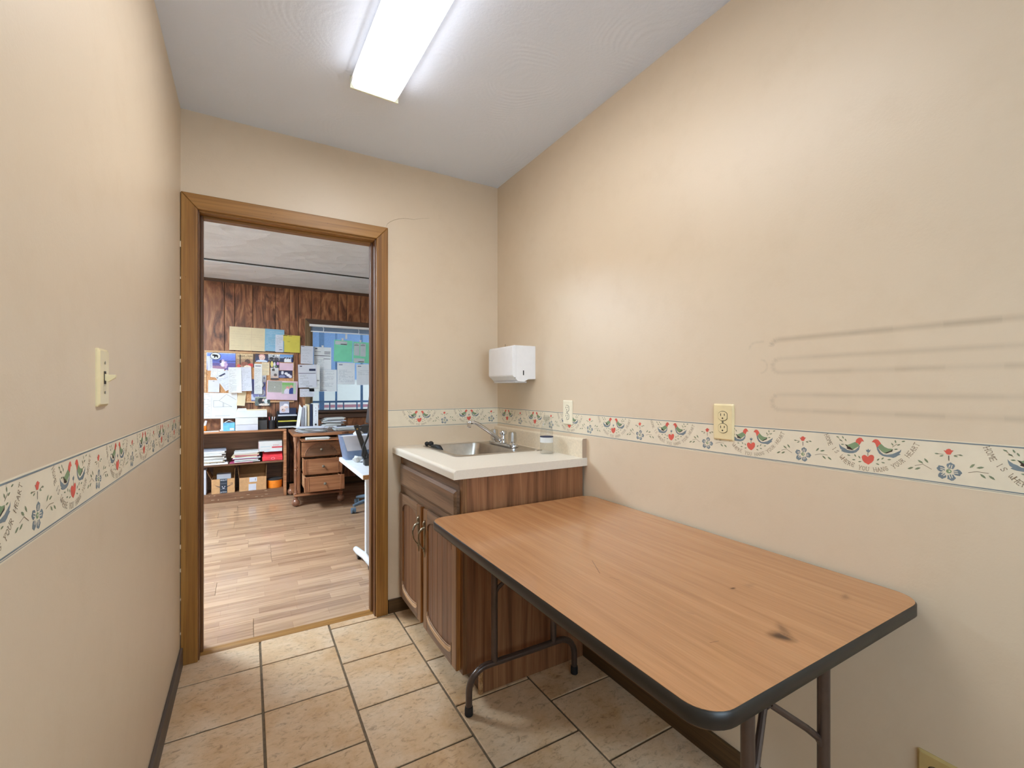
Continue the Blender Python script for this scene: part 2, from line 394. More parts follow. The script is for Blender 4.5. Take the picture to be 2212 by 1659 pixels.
wb = MB().box(-3.2, DX0, 0, .12, 0, H).box(DX1, 3.4, 0, .12, 0, H).box(DX0, DX1, 0, .12, DZ, H)
wbk = st(obj('wall_back', wb, 'cream_wall_paint'), 'cream painted end wall with the doorway into the office')
# hairline crack from the casing corner
pts = [(.897,2.083),(.903,2.098),(.918,2.112),(.94,2.126),(.965,2.137),(.992,2.145),(1.02,2.148),(1.05,2.149),(1.075,2.158),(1.1,2.166),(1.14,2.174)]
mb = MB()
for i in range(len(pts)-1):
    (a, b), (c, d) = pts[i], pts[i+1]; t = .0012*(1-i/12)
    mb.add([(a,-.0006,b-t),(c,-.0006,d-t),(c,-.0006,d+t),(a,-.0006,b+t)], [(0,1,2,3)])
tag(obj('plaster_crack', mb, 'crack_line', parent=wbk), 'thin wavy crack in the paint')
# ghost marks left by a removed wire rack
mb = MB(); cols = []
def mark(path, wd, al):
    for i in range(len(path)-1):
        (y0, z0), (y1, z1) = path[i], path[i+1]; d = Vector((y1-y0, z1-z0)).normalized(); n = Vector((-d.y, d.x))*wd
        b = [(W-.0006, y0-n.x, z0-n.y), (W-.0006, y1-n.x, z1-n.y), (W-.0006, y1, z1), (W-.0006, y0, z0), (W-.0006, y1+n.x, z1+n.y), (W-.0006, y0+n.x, z0+n.y)]
        mb.add(b, [(0,1,2,3),(3,2,4,5)])
        a0 = al*(.55+.45*math.sin(i*1.7)**2); cols.extend([0,0,a0,a0,0,0])
def line(z, ya, yb, n=10): return [(ya+(yb-ya)*i/n, z) for i in range(n+1)]
mark(arc(-1.70, 1.333, .019, 0, 90, 5)[::1] + line(1.352, -1.70, -2.6), .011, .22)
mark(line(1.297, -2.6, -1.705)+arc(-1.705, 1.277, .02, 90, -90, 8)+line(1.257, -1.705, -2.6), .010, .14)
mark(line(1.194, -2.6, -1.705)+arc(-1.705, 1.172, .022, 90, -90, 8)+line(1.15, -1.705, -2.6), .010, .14)
mark(arc(-1.635, 1.33, .02, 0, 90, 5)+[(-1.66, 1.35)], .006, .1)
mark(arc(-1.65, 1.277, .02, 90, 270, 8), .005, .1)
gm = obj('rack_ghost_mark', mb, 'faint_wall_mark', parent=wr, fix=False)
ca = gm.data.color_attributes.new('Col', 'FLOAT_COLOR', 'POINT')
for i, a in enumerate(cols): ca.data[i].color = (a, a, a, 1)
tag(gm, 'faint grey outlines where a wire rack hung')

# baseboards
st(obj('baseboard_left', MB().box(0, .011, FY, -.02, .002, .085), 'grey_brown_vinyl_base', bevel=.003), 'grey-brown baseboard along the left wall')
st(obj('baseboard_right', MB().box(W-.012, W, FY, -.83, .002, .085), 'dark_baseboard_wood', bevel=.003), 'dark wood baseboard along the right wall under the table')
st(obj('baseboard_back', MB().box(.906, 1.05, -.012, 0, .002, .075), 'dark_baseboard_wood_cross', bevel=.003), 'short dark baseboard between door casing and sink cabinet')

# door casing, jamb, stop, threshold
d1 = thing('door_1', 'golden oak cased doorway open to the office', None, (.45, 0, 0), kind='structure')
x0, x1, zt, cw, th = .063, .842, 2.005, .061, .017
mb = MB().prism([(x0-cw, .002), (x0, .002), (x0, zt), (x0-cw, zt+cw+.006)], 'xz', -th, 0)
obj('casing_board', mb, 'golden_oak_trim', d1, bevel=.003)
mb = MB().prism([(x1, .002), (x1+cw, .002), (x1+cw, zt+cw+.006), (x1, zt)], 'xz', -th, 0)
obj('casing_board', mb, 'golden_oak_trim', d1, bevel=.003)
mb = MB().prism([(x0-cw, zt+cw+.0065), (x0, zt+.0005), (x1, zt+.0005), (x1+cw, zt+cw+.0065)], 'xz', -th, 0)
obj('casing_board', mb, 'golden_oak_trim_cross', d1, bevel=.003)
obj('jamb', MB().box(DX0, .068, -.001, .125, 0, DZ), 'dark_oak_jamb', d1, bevel=.002)
obj('jamb', MB().box(.836, DX1, -.001, .125, 0, DZ), 'dark_oak_jamb', d1, bevel=.002)
obj('jamb', MB().box(.068, .836, -.001, .125, 1.999, DZ), 'golden_oak_trim_cross', d1, bevel=.002)
obj('door_stop', MB().box(.068, .079, .045, .085, .012, 1.999), 'dark_oak_jamb', d1, bevel=.002)
obj('door_stop', MB().box(.825, .836, .045, .085, .012, 1.999), 'dark_oak_jamb', d1, bevel=.002)
obj('door_stop', MB().box(.079, .825, .045, .085, 1.987, 1.999), 'golden_oak_trim_cross', d1, bevel=.002)
obj('threshold', MB().prism([(.03,.0), (.034,.004), (.05,.011), (.072,.012), (.072,0)], 'yz', .068, .836), 'golden_oak_trim_cross', d1)
mb = MB()
for (x, z) in [(.02,1.7),(.03,1.1),(.87,1.95),(.875,1.5),(.35,2.04),(.37,2.045),(.36,2.025),(.6,2.04),(.86,.4),(.02,.5)]:
    mb.lathe([(.0012, -th-.0006), (.0012, -th+.001)], (x, 0, z), 6, axis='y')
obj('nail_hole', mb, 'slot_black', d1)['kind'] = 'stuff'
mb = MB()
for i in range(14):
    z = .15+i*.13+random.uniform(-.03,.03); mb.box(-.0005, .003, -th-.0004, -th+.002, z, z+random.uniform(.008,.03))
obj('paint_fleck', mb, 'worn_paint_chip', d1)['kind'] = 'stuff'

# ------------------------------------------------------------------ structure: office shell
OX0, OX1, OY = -3.2, 3.4, 3.57
of = st(obj('floor', MB().box(OX0, OX1, .05, OY+.13, -.06, .0), 'brown_grout', origin=(0,.07,0)), 'oak laminate plank floor of the office beyond the doorway')
pl = {}
row = 0; y = .0725
while y < OY:
    d = min(.207, OY-y); x = OX0 - random.uniform(0, 1.0)
    while x < OX1:
        a, b = max(x, OX0), min(x+1.22, OX1); x += 1.22
        if b-a < .05: continue
        key = (round(b-a, 2), round(d, 3)); w = key[0]
        if key not in pl:
            o = obj('plank', MB().box(-w/2+.0006, w/2-.0006, -d/2+.0006, d/2-.0006, -.01, 0), 'oak_strip_laminate', parent=of, bevel=.0012, seg=1)
            o.data.transform(Matrix.Translation(OFF[of.name])); pl[key] = o
        else:
            o = pl[key].copy(); C.objects.link(o); o.parent = of
        o.location = Vector(((a+b)/2, y+d/2, .0105)) - OFF[of.name]
    y += .207
st(obj('ceiling', MB().box(OX0, OX1, .12, OY, H, H+.08), 'scalloped_ceiling_plaster'), 'white scalloped plaster ceiling of the office')
wx0, wx1, wz0, wz1 = .907, 1.80, .947, 2.0
wf = MB().box(OX0, wx0, OY, OY+.13, 0, H).box(wx1, OX1, OY, OY+.13, 0, H).box(wx0, wx1, OY, OY+.13, 0, wz0).box(wx0, wx1, OY, OY+.13, wz1, H)
plain('dark_groove', (30, 20, 15), .9)
wfar = st(obj('wall_far', wf, 'dark_groove'), 'dark rosewood-panelled far wall of the office')
gr = [-.7,-.5,-.385,-.181,.021,.119,.296,.528,.676,.776,.92,1.025,1.23,1.33,1.501,1.623,1.78,1.9,2.1]
gr = [-3.2+i*.2 for i in range(13)]+gr+[2.3+i*.2 for i in range(6)]
gr = sorted(set(round(g,3) for g in gr))
for i in range(len(gr)-1):
    a, b = gr[i]+.0025, gr[i+1]-.0025
    def seg(z0, z1, a=a, b=b):
        o = obj('panel_plank', MB().box(a, b, OY-.006, OY, z0, z1), 'rosewood_panel', wfar, bevel=.0015, seg=1)
        sh = Vector(((a+b)/2, OY, 1.2))-OFF[wfar.name]; o.data.transform(Matrix.Translation(-sh)); o.location = sh
    if b <= wx0-.04 or a >= wx1+.04: seg(.1, H-.03)
    else:
        seg(.1, wz0-.02); seg(wz1+.06, H-.03)
        if a < wx0-.07: seg(wz0-.02, wz1+.06, a, wx0-.05)
        if b > wx1+.07: seg(wz0-.02, wz1+.06, wx1+.05, b)
st(obj('trim_1', MB().box(OX0, OX1, OY-.018, OY-.0065, H-.035, H), 'panel_moulding', bevel=.003), 'thin brown moulding at the top of the panelled office wall')
st(obj('baseboard_far', MB().box(OX0, OX1, OY-.016, OY, .012, .1), 'dark_baseboard_wood_cross', bevel=.003), 'dark baseboard of the panelled office wall')
wy0, wy1, vz0, vz1 = 1.2, 2.6, .95, 2.05
st(obj('wall_far_left', MB().box(OX0-.12, OX0, .0, wy0, 0, H).box(OX0-.12, OX0, wy1, OY, 0, H).box(OX0-.12, OX0, wy0, wy1, 0, vz0).box(OX0-.12, OX0, wy0, wy1, vz1, H), 'office_side_wall_paint'), 'pale office side wall out of view on the left')
st(obj('wall_far_right', MB().box(OX1, OX1+.12, .0, OY, 0, H), 'office_side_wall_paint'), 'pale office side wall out of view on the right')

# window_1 (far wall) and added_window_2 (added for daylight, unseen office side wall)
w1 = thing('window_1', 'brown-framed office window covered with taped papers', None, (1.35, OY, wz0), kind='structure')
cz = .061
obj('window_casing', MB().prism([(wx0-cz, wz0-.03), (wx0, wz0-.03), (wx0, wz1), (wx0-cz, wz1+cz)], 'xz', OY-.022, OY-.004), 'window_casing_wood', w1, bevel=.002)
obj('window_casing', MB().prism([(wx1, wz0-.03), (wx1+cz, wz0-.03), (wx1+cz, wz1+cz), (wx1, wz1)], 'xz', OY-.022, OY-.004), 'window_casing_wood', w1, bevel=.002)
obj('window_casing', MB().prism([(wx0-cz, wz1+cz+.001), (wx0, wz1+.001), (wx1, wz1+.001), (wx1+cz, wz1+cz+.001)], 'xz', OY-.022, OY-.004), 'panel_moulding', w1, bevel=.002)
obj('window_sill', MB().box(wx0-.08, wx1+.08, OY-.05, OY+.04, wz0-.03, wz0-.006), 'panel_moulding', w1, bevel=.003)
obj('window_apron', MB().box(wx0-.06, wx1+.06, OY-.022, OY-.004, wz0-.1, wz0-.031), 'panel_moulding', w1, bevel=.002)
obj('window_jamb', MB().box(wx0, wx0+.026, OY-.004, OY+.13, wz0-.005, wz1), 'window_casing_wood', w1)
obj('window_jamb', MB().box(wx1-.026, wx1, OY-.004, OY+.13, wz0-.005, wz1), 'window_casing_wood', w1)
obj('pane', MB().box(wx0+.026, wx1-.026, OY+.046, OY+.05, wz0-.006, wz1), 'window_glass', w1)
w2 = thing('added_window_2', 'plain office window added for daylight on the unseen side wall', None, (OX0, 1.9, vz0), kind='structure')  # unseen window, added to let more daylight into the office
obj('added_window_frame', MB().box(OX0-.1, OX0-.02, wy0, wy0+.04, vz0, vz1).box(OX0-.1, OX0-.02, wy1-.04, wy1, vz0, vz1).box(OX0-.1, OX0-.02, wy0, wy1, vz0, vz0+.04).box(OX0-.1, OX0-.02, wy0, wy1, vz1-.04, vz1).box(OX0-.09, OX0-.03, 1.88, 1.92, vz0, vz1), 'white_plastic', w2)
obj('pane', MB().box(OX0-.07, OX0-.066, wy0+.04, wy1-.04, vz0+.04, vz1-.04), 'window_glass', w2)  # pane of the added side window

w3 = thing('added_window_3', 'plain kitchenette window added for fill daylight in the wall behind the camera', None, (.79, FY, fz0), kind='structure')  # added behind the camera as frontal daylight fill
obj('added_window_frame', MB().box(fx0, fx0+.04, FY-.1, FY-.02, fz0, fz1).box(fx1-.04, fx1, FY-.1, FY-.02, fz0, fz1).box(fx0, fx1, FY-.1, FY-.02, fz0, fz0+.04).box(fx0, fx1, FY-.1, FY-.02, fz1-.04, fz1).box(fx0, fx1, FY-.09, FY-.03, 1.48, 1.52), 'white_plastic', w3)
obj('pane', MB().box(fx0+.04, fx1-.04, FY-.07, FY-.066, fz0+.04, fz1-.04), 'window_glass', w3)  # pane of the added fill window
# outside the office window
st(obj('ground', MB().box(-14, 14, OY+.13, 18, -.3, -.02).box(-16, OX0-.12, -14, OY+.13, -.3, -.02).box(OX0-.12, 14, -14, FY-.12, -.3, -.02), 'exterior_concrete'), 'pale concrete outside the office window')
eb = thing('neighbour_building', 'pale stucco building with slate-blue upper wall seen through the window', 'building', (2.5, 8.2, 0))
obj('lower_wall', MB().box(-3, 9, 8.2, 8.5, -.02, 1.42), 'beige_stucco', eb)
obj('upper_wall', MB().box(-3, 9, 8.15, 8.5, 1.42, 4.2), 'exterior_blue', eb)
obj('red_band', MB().box(-3, 9, 8.16, 8.2, .80, .86), 'exterior_red', eb)
obj('window_panel', MB().box(3.6, 4.6, 8.17, 8.2, 1.0, 1.22), 'white_plastic', eb)
rl = thing('porch_railing', 'blue-grey metal railing with bars outside the office window', 'railing', (1.8, 4.9, 0))
obj('top_rail', MB().box(.6, 3.4, 4.88, 4.92, 1.0, 1.03), 'exterior_post', rl)
obj('bottom_rail', MB().box(.6, 3.4, 4.88, 4.92, .2, .23), 'exterior_post', rl)
for x in (.62, 3.38): obj('rail_post', MB().box(x-.02, x+.02, 4.88, 4.92, -.02, 1.0), 'exterior_post', rl)
for i in range(14):
    x = .72+i*.2; obj('bar', MB().box(x-.008, x+.008, 4.89, 4.91, .23, 1.0), 'exterior_post', rl)
for k, (x, y_, w_) in enumerate([(1.76, 4.75, .016), (1.27, 5.4, .035), (1.46, 5.2, .014)]):
    single('porch_post', MB().box(x-w_, x+w_, y_-w_, y_+w_, -.02, 2.66), 'exterior_post', ['slim blue-grey post standing before the railing outside the window', 'thick blue-grey post behind the papers outside the window', 'blue-grey post next to the thick one outside the window'][k], 'post')

pr_ = thing('added_shade_roof', 'unseen flat roof added to shade the outside of the office window', 'roof', (1.5, 6.0, 2.75))  # roof added above the view to put the exterior in shade
obj('added_roof_deck', MB().box(-4, 7, OY+.13, 8.15, 2.8, 2.9), 'exterior_blue', pr_)
obj('added_roof_beam', MB().box(-4, 7, 4.7, 4.82, 2.66, 2.8), 'exterior_blue', pr_)
# ceiling rail in the office
cr = thing('ceiling_rail', 'long flat white raceway on the office ceiling', 'raceway', (.5, 2.81, H-.03))
obj('rail_body', MB().box(OX0+.1, OX1-.1, 2.69, 2.93, H-.022, H-.001), 'scalloped_ceiling_plaster', cr, bevel=.003)
obj('painted_shadow_strip', MB().box(OX0+.1, OX1-.1, 2.681, 2.69, H-.012, H-.001), 'charcoal_plastic', cr)  # dark strip drawn in as the shadow line along the raceway edge
for x in (.31, 1.1, -.6): obj('fixing_clip', MB().lathe([(.008, -.026), (.008, -.021)], (x, 2.915, H), 10), 'white_enamel', cr)

# ------------------------------------------------------------------ wallpaper border
POLY = [('R',[(-26,28.5),(-25,34.5),(-21,39.5),(-17,41.5),(-13,40.5),(-11,37.5),(-8,32.5),(-13,32.5),(-15,28.5),(-18,22.5),(-21,26.5)]),
('B',[(-63,21.5),(-60,17.5),(-55,13.5),(-50,11.5),(-44,7.5),(-36,6.5),(-28,8.5),(-21,15.5),(-18,21.5),(-17,19.5),(-19,10.5),(-25,3.5),(-32,.5),(-41,-.5),(-51,.5),(-59,3.5),(-56,5.5),(-60,8.5),(-62,14.5)]),
('G',[(-50,21.5),(-43,20.5),(-34,25.5),(-27,29.5),(-22,26.5),(-18,22.5),(-19,19.5),(-26,14.5),(-32,9.5),(-38,9.5),(-43,11.5),(-46,16.5)]),
('K',[(-50,21.5),(-45,19.5),(-41,15.5),(-39,16.5),(-34,11.5),(-30,10.5),(-34,8.5),(-41,9.5),(-46,11.5),(-44,14.5)]),
('R',[(8,32.5),(12,38.5),(16,40.5),(21,39.5),(24,35.5),(27,30.5),(23,27.5),(21,23.5),(18,20.5),(17,25.5),(15,30.5),(12,32.5)]),
('B',[(21,23.5),(22,17.5),(26,10.5),(32,5.5),(39,5.5),(49,8.5),(57,13.5),(63,17.5),(66,21.5),(65,15.5),(62,10.5),(65,9.5),(59,5.5),(56,2.5),(51,-.5),(45,.5),(37,.5),(30,1.5),(23,6.5),(19,14.5),(18,20.5)]),
('G',[(27,30.5),(34,23.5),(41,20.5),(50,20.5),(47,15.5),(40,11.5),(34,8.5),(28,12.5),(23,17.5),(21,22.5),(24,27.5)]),
('K',[(34,8.5),(40,12.5),(47,16.5),(50,20.5),(49,14.5),(43,11.5),(38,8.5)]),
('R',[(0,-4.5),(3,-.5),(7,1.5),(11,.5),(13,-3.5),(12,-11.5),(8,-17.5),(1,-23.5),(-7,-19.5),(-11,-14.5),(-13,-7.5),(-12,-3.5),(-8,-.5),(-4,-1.5)]),
('B',[(1,5.5),(-3,8.5),(-4,13.5),(-2,11.5),(1,15.5),(3,11.5),(6,14.5),(4,8.5)]),('K',[(-.3,5.5),(.7,5.5),(.7,-2),(-.3,-2.5)]),
('R',[(140,28.5),(144,27.5),(145,30.5),(149,32.5),(152,31.5),(153,29.5),(157,29.5),(154,25.5),(152,20.5),(149,19.5),(145,20.5),(143,24.5)]),('K',[(148.3,17.5),(149.7,17.5),(149.7,6.5),(148.6,6.5)])]
LEAF = [(-66,38.5,25),(-54,38.5,65),(-48,32.5,65),(-59,30.5,10),(-55,20.5,0),(-41,-5.5,10),(-27,-4.5,65),(-18,-7.5,60),(-30,-15.5,0),(-17,-18.5,-10),(21,-8.5,-45),(30,-4.5,-50),(43,-5.5,-10),(31,-14.5,5),(20,-19.5,20),(49,31.5,60),(55,38.5,80),(61,31.5,-25),(70,40.5,-15),(56,20.5,-10),(129,19.5,5),(137,15.5,-20),(160,17.5,15),(168,20.5,10)]
BIGL = [(83,-19.5,-28),(96,-18.5,-28),(101,-2.5,35),(111,1.5,55),(186,.5,-50),(198,-1.5,-15),(202,-18.5,45),(215,-19.5,40)]
PET = [(152,-4.5),(163,-17.5),(153,-29.5),(138,-27.5),(136,-12.5)]
STEM = [[(91,-12.5),(105,-7.5),(120,-16.5)],[(180,-14.5),(193,-10.5),(210,-11.5)],[(130,20),(140,19)],[(158,19),(168,22)],[(49,25),(58,33)],[(-55,27),(-64,36)]]
ARC = [(-93,42.5),(-86,27.5),(-83,17.5),(-74,7.5),(-61,-7.5),(-45,-24.5),(-15,-33.5),(8,-35.5),(34,-29.5),(53,-19.5),(66,-6.5),(79,9.5),(89,25.5),(95,38.5)]
GL = {'H':[[(0,0),(0,1)],[(.6,0),(.6,1)],[(0,.5),(.6,.5)]],'O':[[(.3,0),(.55,.15),(.6,.5),(.55,.85),(.3,1),(.05,.85),(0,.5),(.05,.15),(.3,0)]],
'M':[[(0,0),(.05,1),(.35,.4),(.65,1),(.7,0)]],'E':[[(.5,0),(0,0),(0,1),(.5,1)],[(0,.5),(.4,.5)]],'I':[[(.1,0),(.1,1)]],
'S':[[(0,.1),(.3,0),(.5,.2),(.4,.45),(.1,.6),(.05,.85),(.3,1),(.5,.9)]],'W':[[(0,1),(.05,.2),(.2,0),(.35,.2),(.4,.6),(.45,.2),(.6,0),(.75,.2),(.8,1)]],
'R':[[(0,0),(0,1),(.4,.95),(.45,.7),(.35,.55),(0,.5)],[(.2,.5),(.5,0)]],'Y':[[(0,1),(.3,.5),(.6,1)],[(.3,.5),(.3,0)]],'U':[[(0,1),(0,.25),(.15,0),(.4,0),(.55,.25),(.55,1)]],
'A':[[(0,0),(.3,1),(.6,0)],[(.12,.4),(.48,.4)]],'N':[[(0,0),(0,1),(.55,0),(.55,1)]],'G':[[(.55,.85),(.3,1),(.05,.8),(0,.5),(.05,.2),(.3,0),(.55,.15),(.55,.45),(.3,.45)]],'T':[[(.3,0),(.3,1)],[(0,1),(.6,1)]]}
CI = {'R':0,'G':1,'K':2,'B':3}
def motif_mesh():
    vs, fs, ms = [], [], []
    def poly(p, mi, lay=0):
        b = len(vs); vs.extend((u/1000, -.0006-.0001*lay, v/1000) for u, v in p); fs.append(tuple(range(b, b+len(p)))); ms.append(mi)
    def stroke(p, w, mi):
        for i in range(len(p)-1):
            a, c = Vector(p[i]), Vector(p[i+1]); d = (c-a)
            if d.length < 1e-6: continue
            n = Vector((-d.y, d.x)).normalized()*w; e = d.normalized()*w*.6
            poly([a-n-e, c-n+e, c+n+e, a+n-e], mi, 1)
    for k, p in POLY: poly(p, CI[k], {'R':1,'B':0,'G':1,'K':2}[k])
    for (u, v, a), (ln, wd) in [(l, (4.0, 1.5)) for l in LEAF]+[(l, (6.2, 2.1)) for l in BIGL]:
        c, s = math.cos(R(-a)), math.sin(R(-a))
        poly([(u+x*c-y*s, v+x*s+y*c) for x, y in [(-ln,0),(-ln*.3,-wd),(ln*.4,-wd*.8),(ln,0),(ln*.3,wd),(-ln*.4,wd*.8)]], 4, 1)
    for s_ in STEM: stroke(s_, .45, 5)
    for j, (u, v) in enumerate(PET):
        d = math.atan2(v+16.5, u-149); pts = []
        for i in range(12):
            a = 2*math.pi*i/12; r = 7.2*(1+.12*math.sin(5*a+j)); pts.append((u+math.cos(a)*r*.95, v+math.sin(a)*r*.95))
        poly(pts, 3, 0)
        stroke([(149+math.cos(d+.25)*8, -16.5+math.sin(d+.25)*8), (149+math.cos(d+.12)*14, -16.5+math.sin(d+.12)*14)], .8, 6)
        stroke([(149+math.cos(d-.25)*8, -16.5+math.sin(d-.25)*8), (149+math.cos(d-.12)*15, -16.5+math.sin(d-.12)*15)], .8, 6)
    poly([(149+4.6*math.cos(R(a)), -16.5+4.6*math.sin(R(a))) for a in range(0, 360, 36)], 1, 1)
    poly([(150+1.8*math.cos(R(a)), -16.2+1.8*math.sin(R(a))) for a in range(0, 360, 60)], 6, 2)
    # lettering along the arc
    pts = [Vector(p) for p in ARC]; cum = [0]
    for i in range(len(pts)-1): cum.append(cum[-1]+(pts[i+1]-pts[i]).length)
    def at(t):
        t = max(0, min(cum[-1], t))
        for i in range(len(pts)-1):
            if t <= cum[i+1]: break
        return pts[i].lerp(pts[i+1], (t-cum[i])/(cum[i+1]-cum[i]))
    msg = 'HOME IS WHERE YOU HANG YOUR HEART'; step = cum[-1]/(len(msg)-.3); hgt = 9.5
    for i, ch in enumerate(msg):
        if ch == ' ': continue
        t = step*(i+.35); c = at(t); d = (at(t+6)-at(t-6)).normalized(); n = Vector((-d.y, d.x))
        for s_ in GL[ch]:
            q = [c+d*((x-.3)*step*1.12)+n*((y-.5)*hgt) for x, y in s_]
            if any(abs(p.y) > 47.5 for p in q): q = [Vector((p.x, max(-42.5, min(46.5, p.y)))) for p in q]
            stroke(q, .36, 5)
            for e in (q[0], q[-1]): poly([(e.x+math.cos(R(a))*.9, e.y+math.sin(R(a))*.9) for a in range(0, 360, 60)], 5, 2)
    me = bpy.data.meshes.new('printed_motif'); me.from_pydata(vs, [], fs)
    for k in ('border_red','border_green','border_black','border_blue','border_leaf','border_text','border_paper'): me.materials.append(MATS[k])
    for p, i in zip(me.polygons, ms): p.material_index = i
    return me
MOTIF = motif_mesh()
ZC = 1.0475
def border(label, origin, rz, length, hearts):
    # local frame: x along the wall (viewer's right), -y into the room
    root = thing('wallpaper_border', label, 'wallpaper border', origin, 'wallpaper borders with birds and hearts'); root.rotation_euler = (0, 0, rz)
    def loc(mb, name, m, sm=None):
        o = obj(name, mb, m, parent=None, origin=(0,0,0)); o.location = (0,0,0); o.parent = root; return o
    loc(MB().box(0, length, -.0004, .0, -.05, .05), 'paper_strip', 'border_paper')
    for a, b in ((.0452, .0478), (-.0448, -.0425), (-.0472, -.0464)):
        loc(MB().box(0, length, -.0007, -.0004, a, b), 'printed_line', 'border_line')
    for h in hearts:
        o = bpy.data.objects.new('printed_motif', MOTIF); C.objects.link(o); o.parent = root; o.location = (h, 0, 0)
    return root
border('long wallpaper border of birds and hearts on the right wall above the table', (W, 0, ZC), R(-90), 3.3, [.12+.3*i for i in range(10)])
border('wallpaper border of birds and hearts on the end wall above the sink', (.906, 0, ZC), 0, W-.906, [1.081-.906, 1.384-.906])
border('wallpaper border of birds and hearts on the left wall under the light switch', (0, -3.3, ZC), R(90), 3.28, [.4+.3*i for i in range(10)])

# ------------------------------------------------------------------ ceiling light
def ceiling_light(label, loc, rz, mat, wid=.185, ln=1.22):
    t = thing('ceiling_light', label, 'ceiling light', loc); t.rotation_euler = (0,0,rz)
    OFF[t.name] = Vector((0,0,0)); h = wid/2
    obj('housing', MB().box(-h+.004, h-.004, -ln/2+.003, ln/2-.003, -.018, 0), 'white_enamel_shade', t)
    prof = [(-h, -.012), (-h, -.03), (-h+.012, -.046), (h-.012, -.046), (h, -.03), (h, -.012)]
    obj('lens', MB().prism(prof, 'xz', -ln/2+.004, ln/2-.004), mat, t)
    for s in (-1, 1): obj('end_cap', MB().prism([(-h-.003, 0), (-h-.003, -.048), (h+.003, -.048), (h+.003, 0)], 'xz', s*ln/2-.004, s*ln/2+.002), 'lens_end_plastic', t)
    return t
ceiling_light('lit white fluorescent fixture on the kitchenette ceiling', (.715, -1.195, H), R(1.6), 'lit_prismatic_lens')
ceiling_light('added cool-white fluorescent fixture brightening the office, out of view', (-.95, 1.5, H), R(0), 'added_office_lens', .6)  # fixture added out of sight to raise the office brightness

# ------------------------------------------------------------------ switch and outlets
def plate_thing(name, label, cat, origin, rz, mat):
    t = thing(name, label, cat, origin); t.rotation_euler = (0,0,rz); OFF[t.name] = Vector((0,0,0))
    pr = rrect(-.036, .036, -.058, .058, .004, 3)
    mb = MB(); n = len(pr); inner = [(u*.87, v*.92) for u, v in pr]
    mb.add([(u,0,v) for u,v in pr]+[(u,-.003,v) for u,v in pr]+[(u,-.0065,v) for u,v in inner], [(i,(i+1)%n,n+(i+1)%n,n+i) for i in range(n)]+[(n+i,n+(i+1)%n,2*n+(i+1)%n,2*n+i) for i in range(n)]+[tuple(range(2*n,3*n))])
    obj('plate', mb, mat, t); return t
def outlet(label, origin, rz, mat='ivory_plastic'):
    t = plate_thing('wall_outlet', label, 'outlet', origin, rz, mat)
    for s in (-1, 1):
        z = s*.0195
        circ = [(max(-.0145, min(.0145, .0172*math.cos(R(a)))), z+.0145*math.sin(R(a))*1.0) for a in range(0, 360, 15)]
        r_ = obj('receptacle', MB().prism(circ, 'xz', -.0085, -.006), mat, t)
        obj('slot', MB().box(-.0075,-.0055,-.0089,-.0084, z+.0, z+.008).box(.0055,.0075,-.0089,-.0084, z+.001, z+.008).prism([(.0026*math.cos(R(a)), z-.007+.0026*math.sin(R(a))) for a in range(0,360,45)], 'xz', -.0089, -.0084), 'slot_black', r_)
        ring = MB(); o_ = [(u*1.1, (v-z)*1.1+z) for u, v in circ]; n = len(circ)
        ring.add([(u,-.0067,v) for u,v in circ]+[(u,-.0067,v) for u,v in o_], [(i,(i+1)%n,n+(i+1)%n,n+i) for i in range(n)]); obj('seam', ring, 'slot_black', t)
    obj('screw', MB().lathe([(.003,-.0075),(.0026,-.006)], (0,0,0), 10, axis='y'), 'screw_metal', t)
    return t
outlet('ivory duplex outlet on the right wall above the table', (W, -1.53, 1.104), R(-90))
outlet('whitish duplex outlet on the right wall beside the sink backsplash', (W, -.71, 1.098), R(-90), 'ivory_plastic_bright')
outlet('yellowed outlet low on the right wall, cut by the photo edge', (W, -2.052, .338), R(-90), 'old_ivory_plastic')
t = plate_thing('light_switch', 'ivory toggle light switch on the left wall', 'light switch', (0, -1.233, 1.233), R(90), 'ivory_plastic')
obj('collar', MB().box(-.006,.006,-.0075,-.006,-.013,.013), 'slot_black', t)
obj('toggle', MB().prism([(-.006,-.005),(-.012,-.009),(-.024,.0),(-.0245,.006),(-.012,.006),(-.006,.008)], 'yz', -.0045, .0045), 'ivory_plastic', t, bevel=.001)
for z in (-.03, .03): obj('screw', MB().lathe([(.003,-.0075),(.0026,-.006)], (0,0,z), 10, axis='y'), 'screw_metal', t)

# ------------------------------------------------------------------ paper towel dispenser
t = thing('paper_towel_dispenser', 'white metal paper towel dispenser on the right wall above the sink', 'dispenser', (W, -.29, 1.25))
prof = [(W, 1.262), (W, 1.437)] + arc(1.447, 1.425, .012, 90, 180, 4) + [(1.435, 1.285)] + arc(1.447, 1.285, .012, 180, 230, 3) + [(1.452, 1.266), (1.468, 1.25), (1.505, 1.247), (1.53, 1.26)]
obj('cover', MB().prism(prof, 'xz', -.426, -.159), 'white_enamel', t, bevel=.004)
obj('towel_opening', MB().box(1.46, 1.53, -.41, -.175, 1.243, 1.25), 'white_enamel_shade', t)
obj('level_slot', MB().box(1.498, 1.504, -.4268, -.4258, 1.282, 1.307), 'slot_black', t)
obj('lock', MB().lathe([(.003, -.4268), (.003, -.4255)], (1.45, 0, 1.268), 10, axis='y'), 'screw_metal', t)
obj('seam_line', MB().box(1.4555, 1.4565, -.4264, -.4258, 1.262, 1.437), 'white_enamel_shade', t)
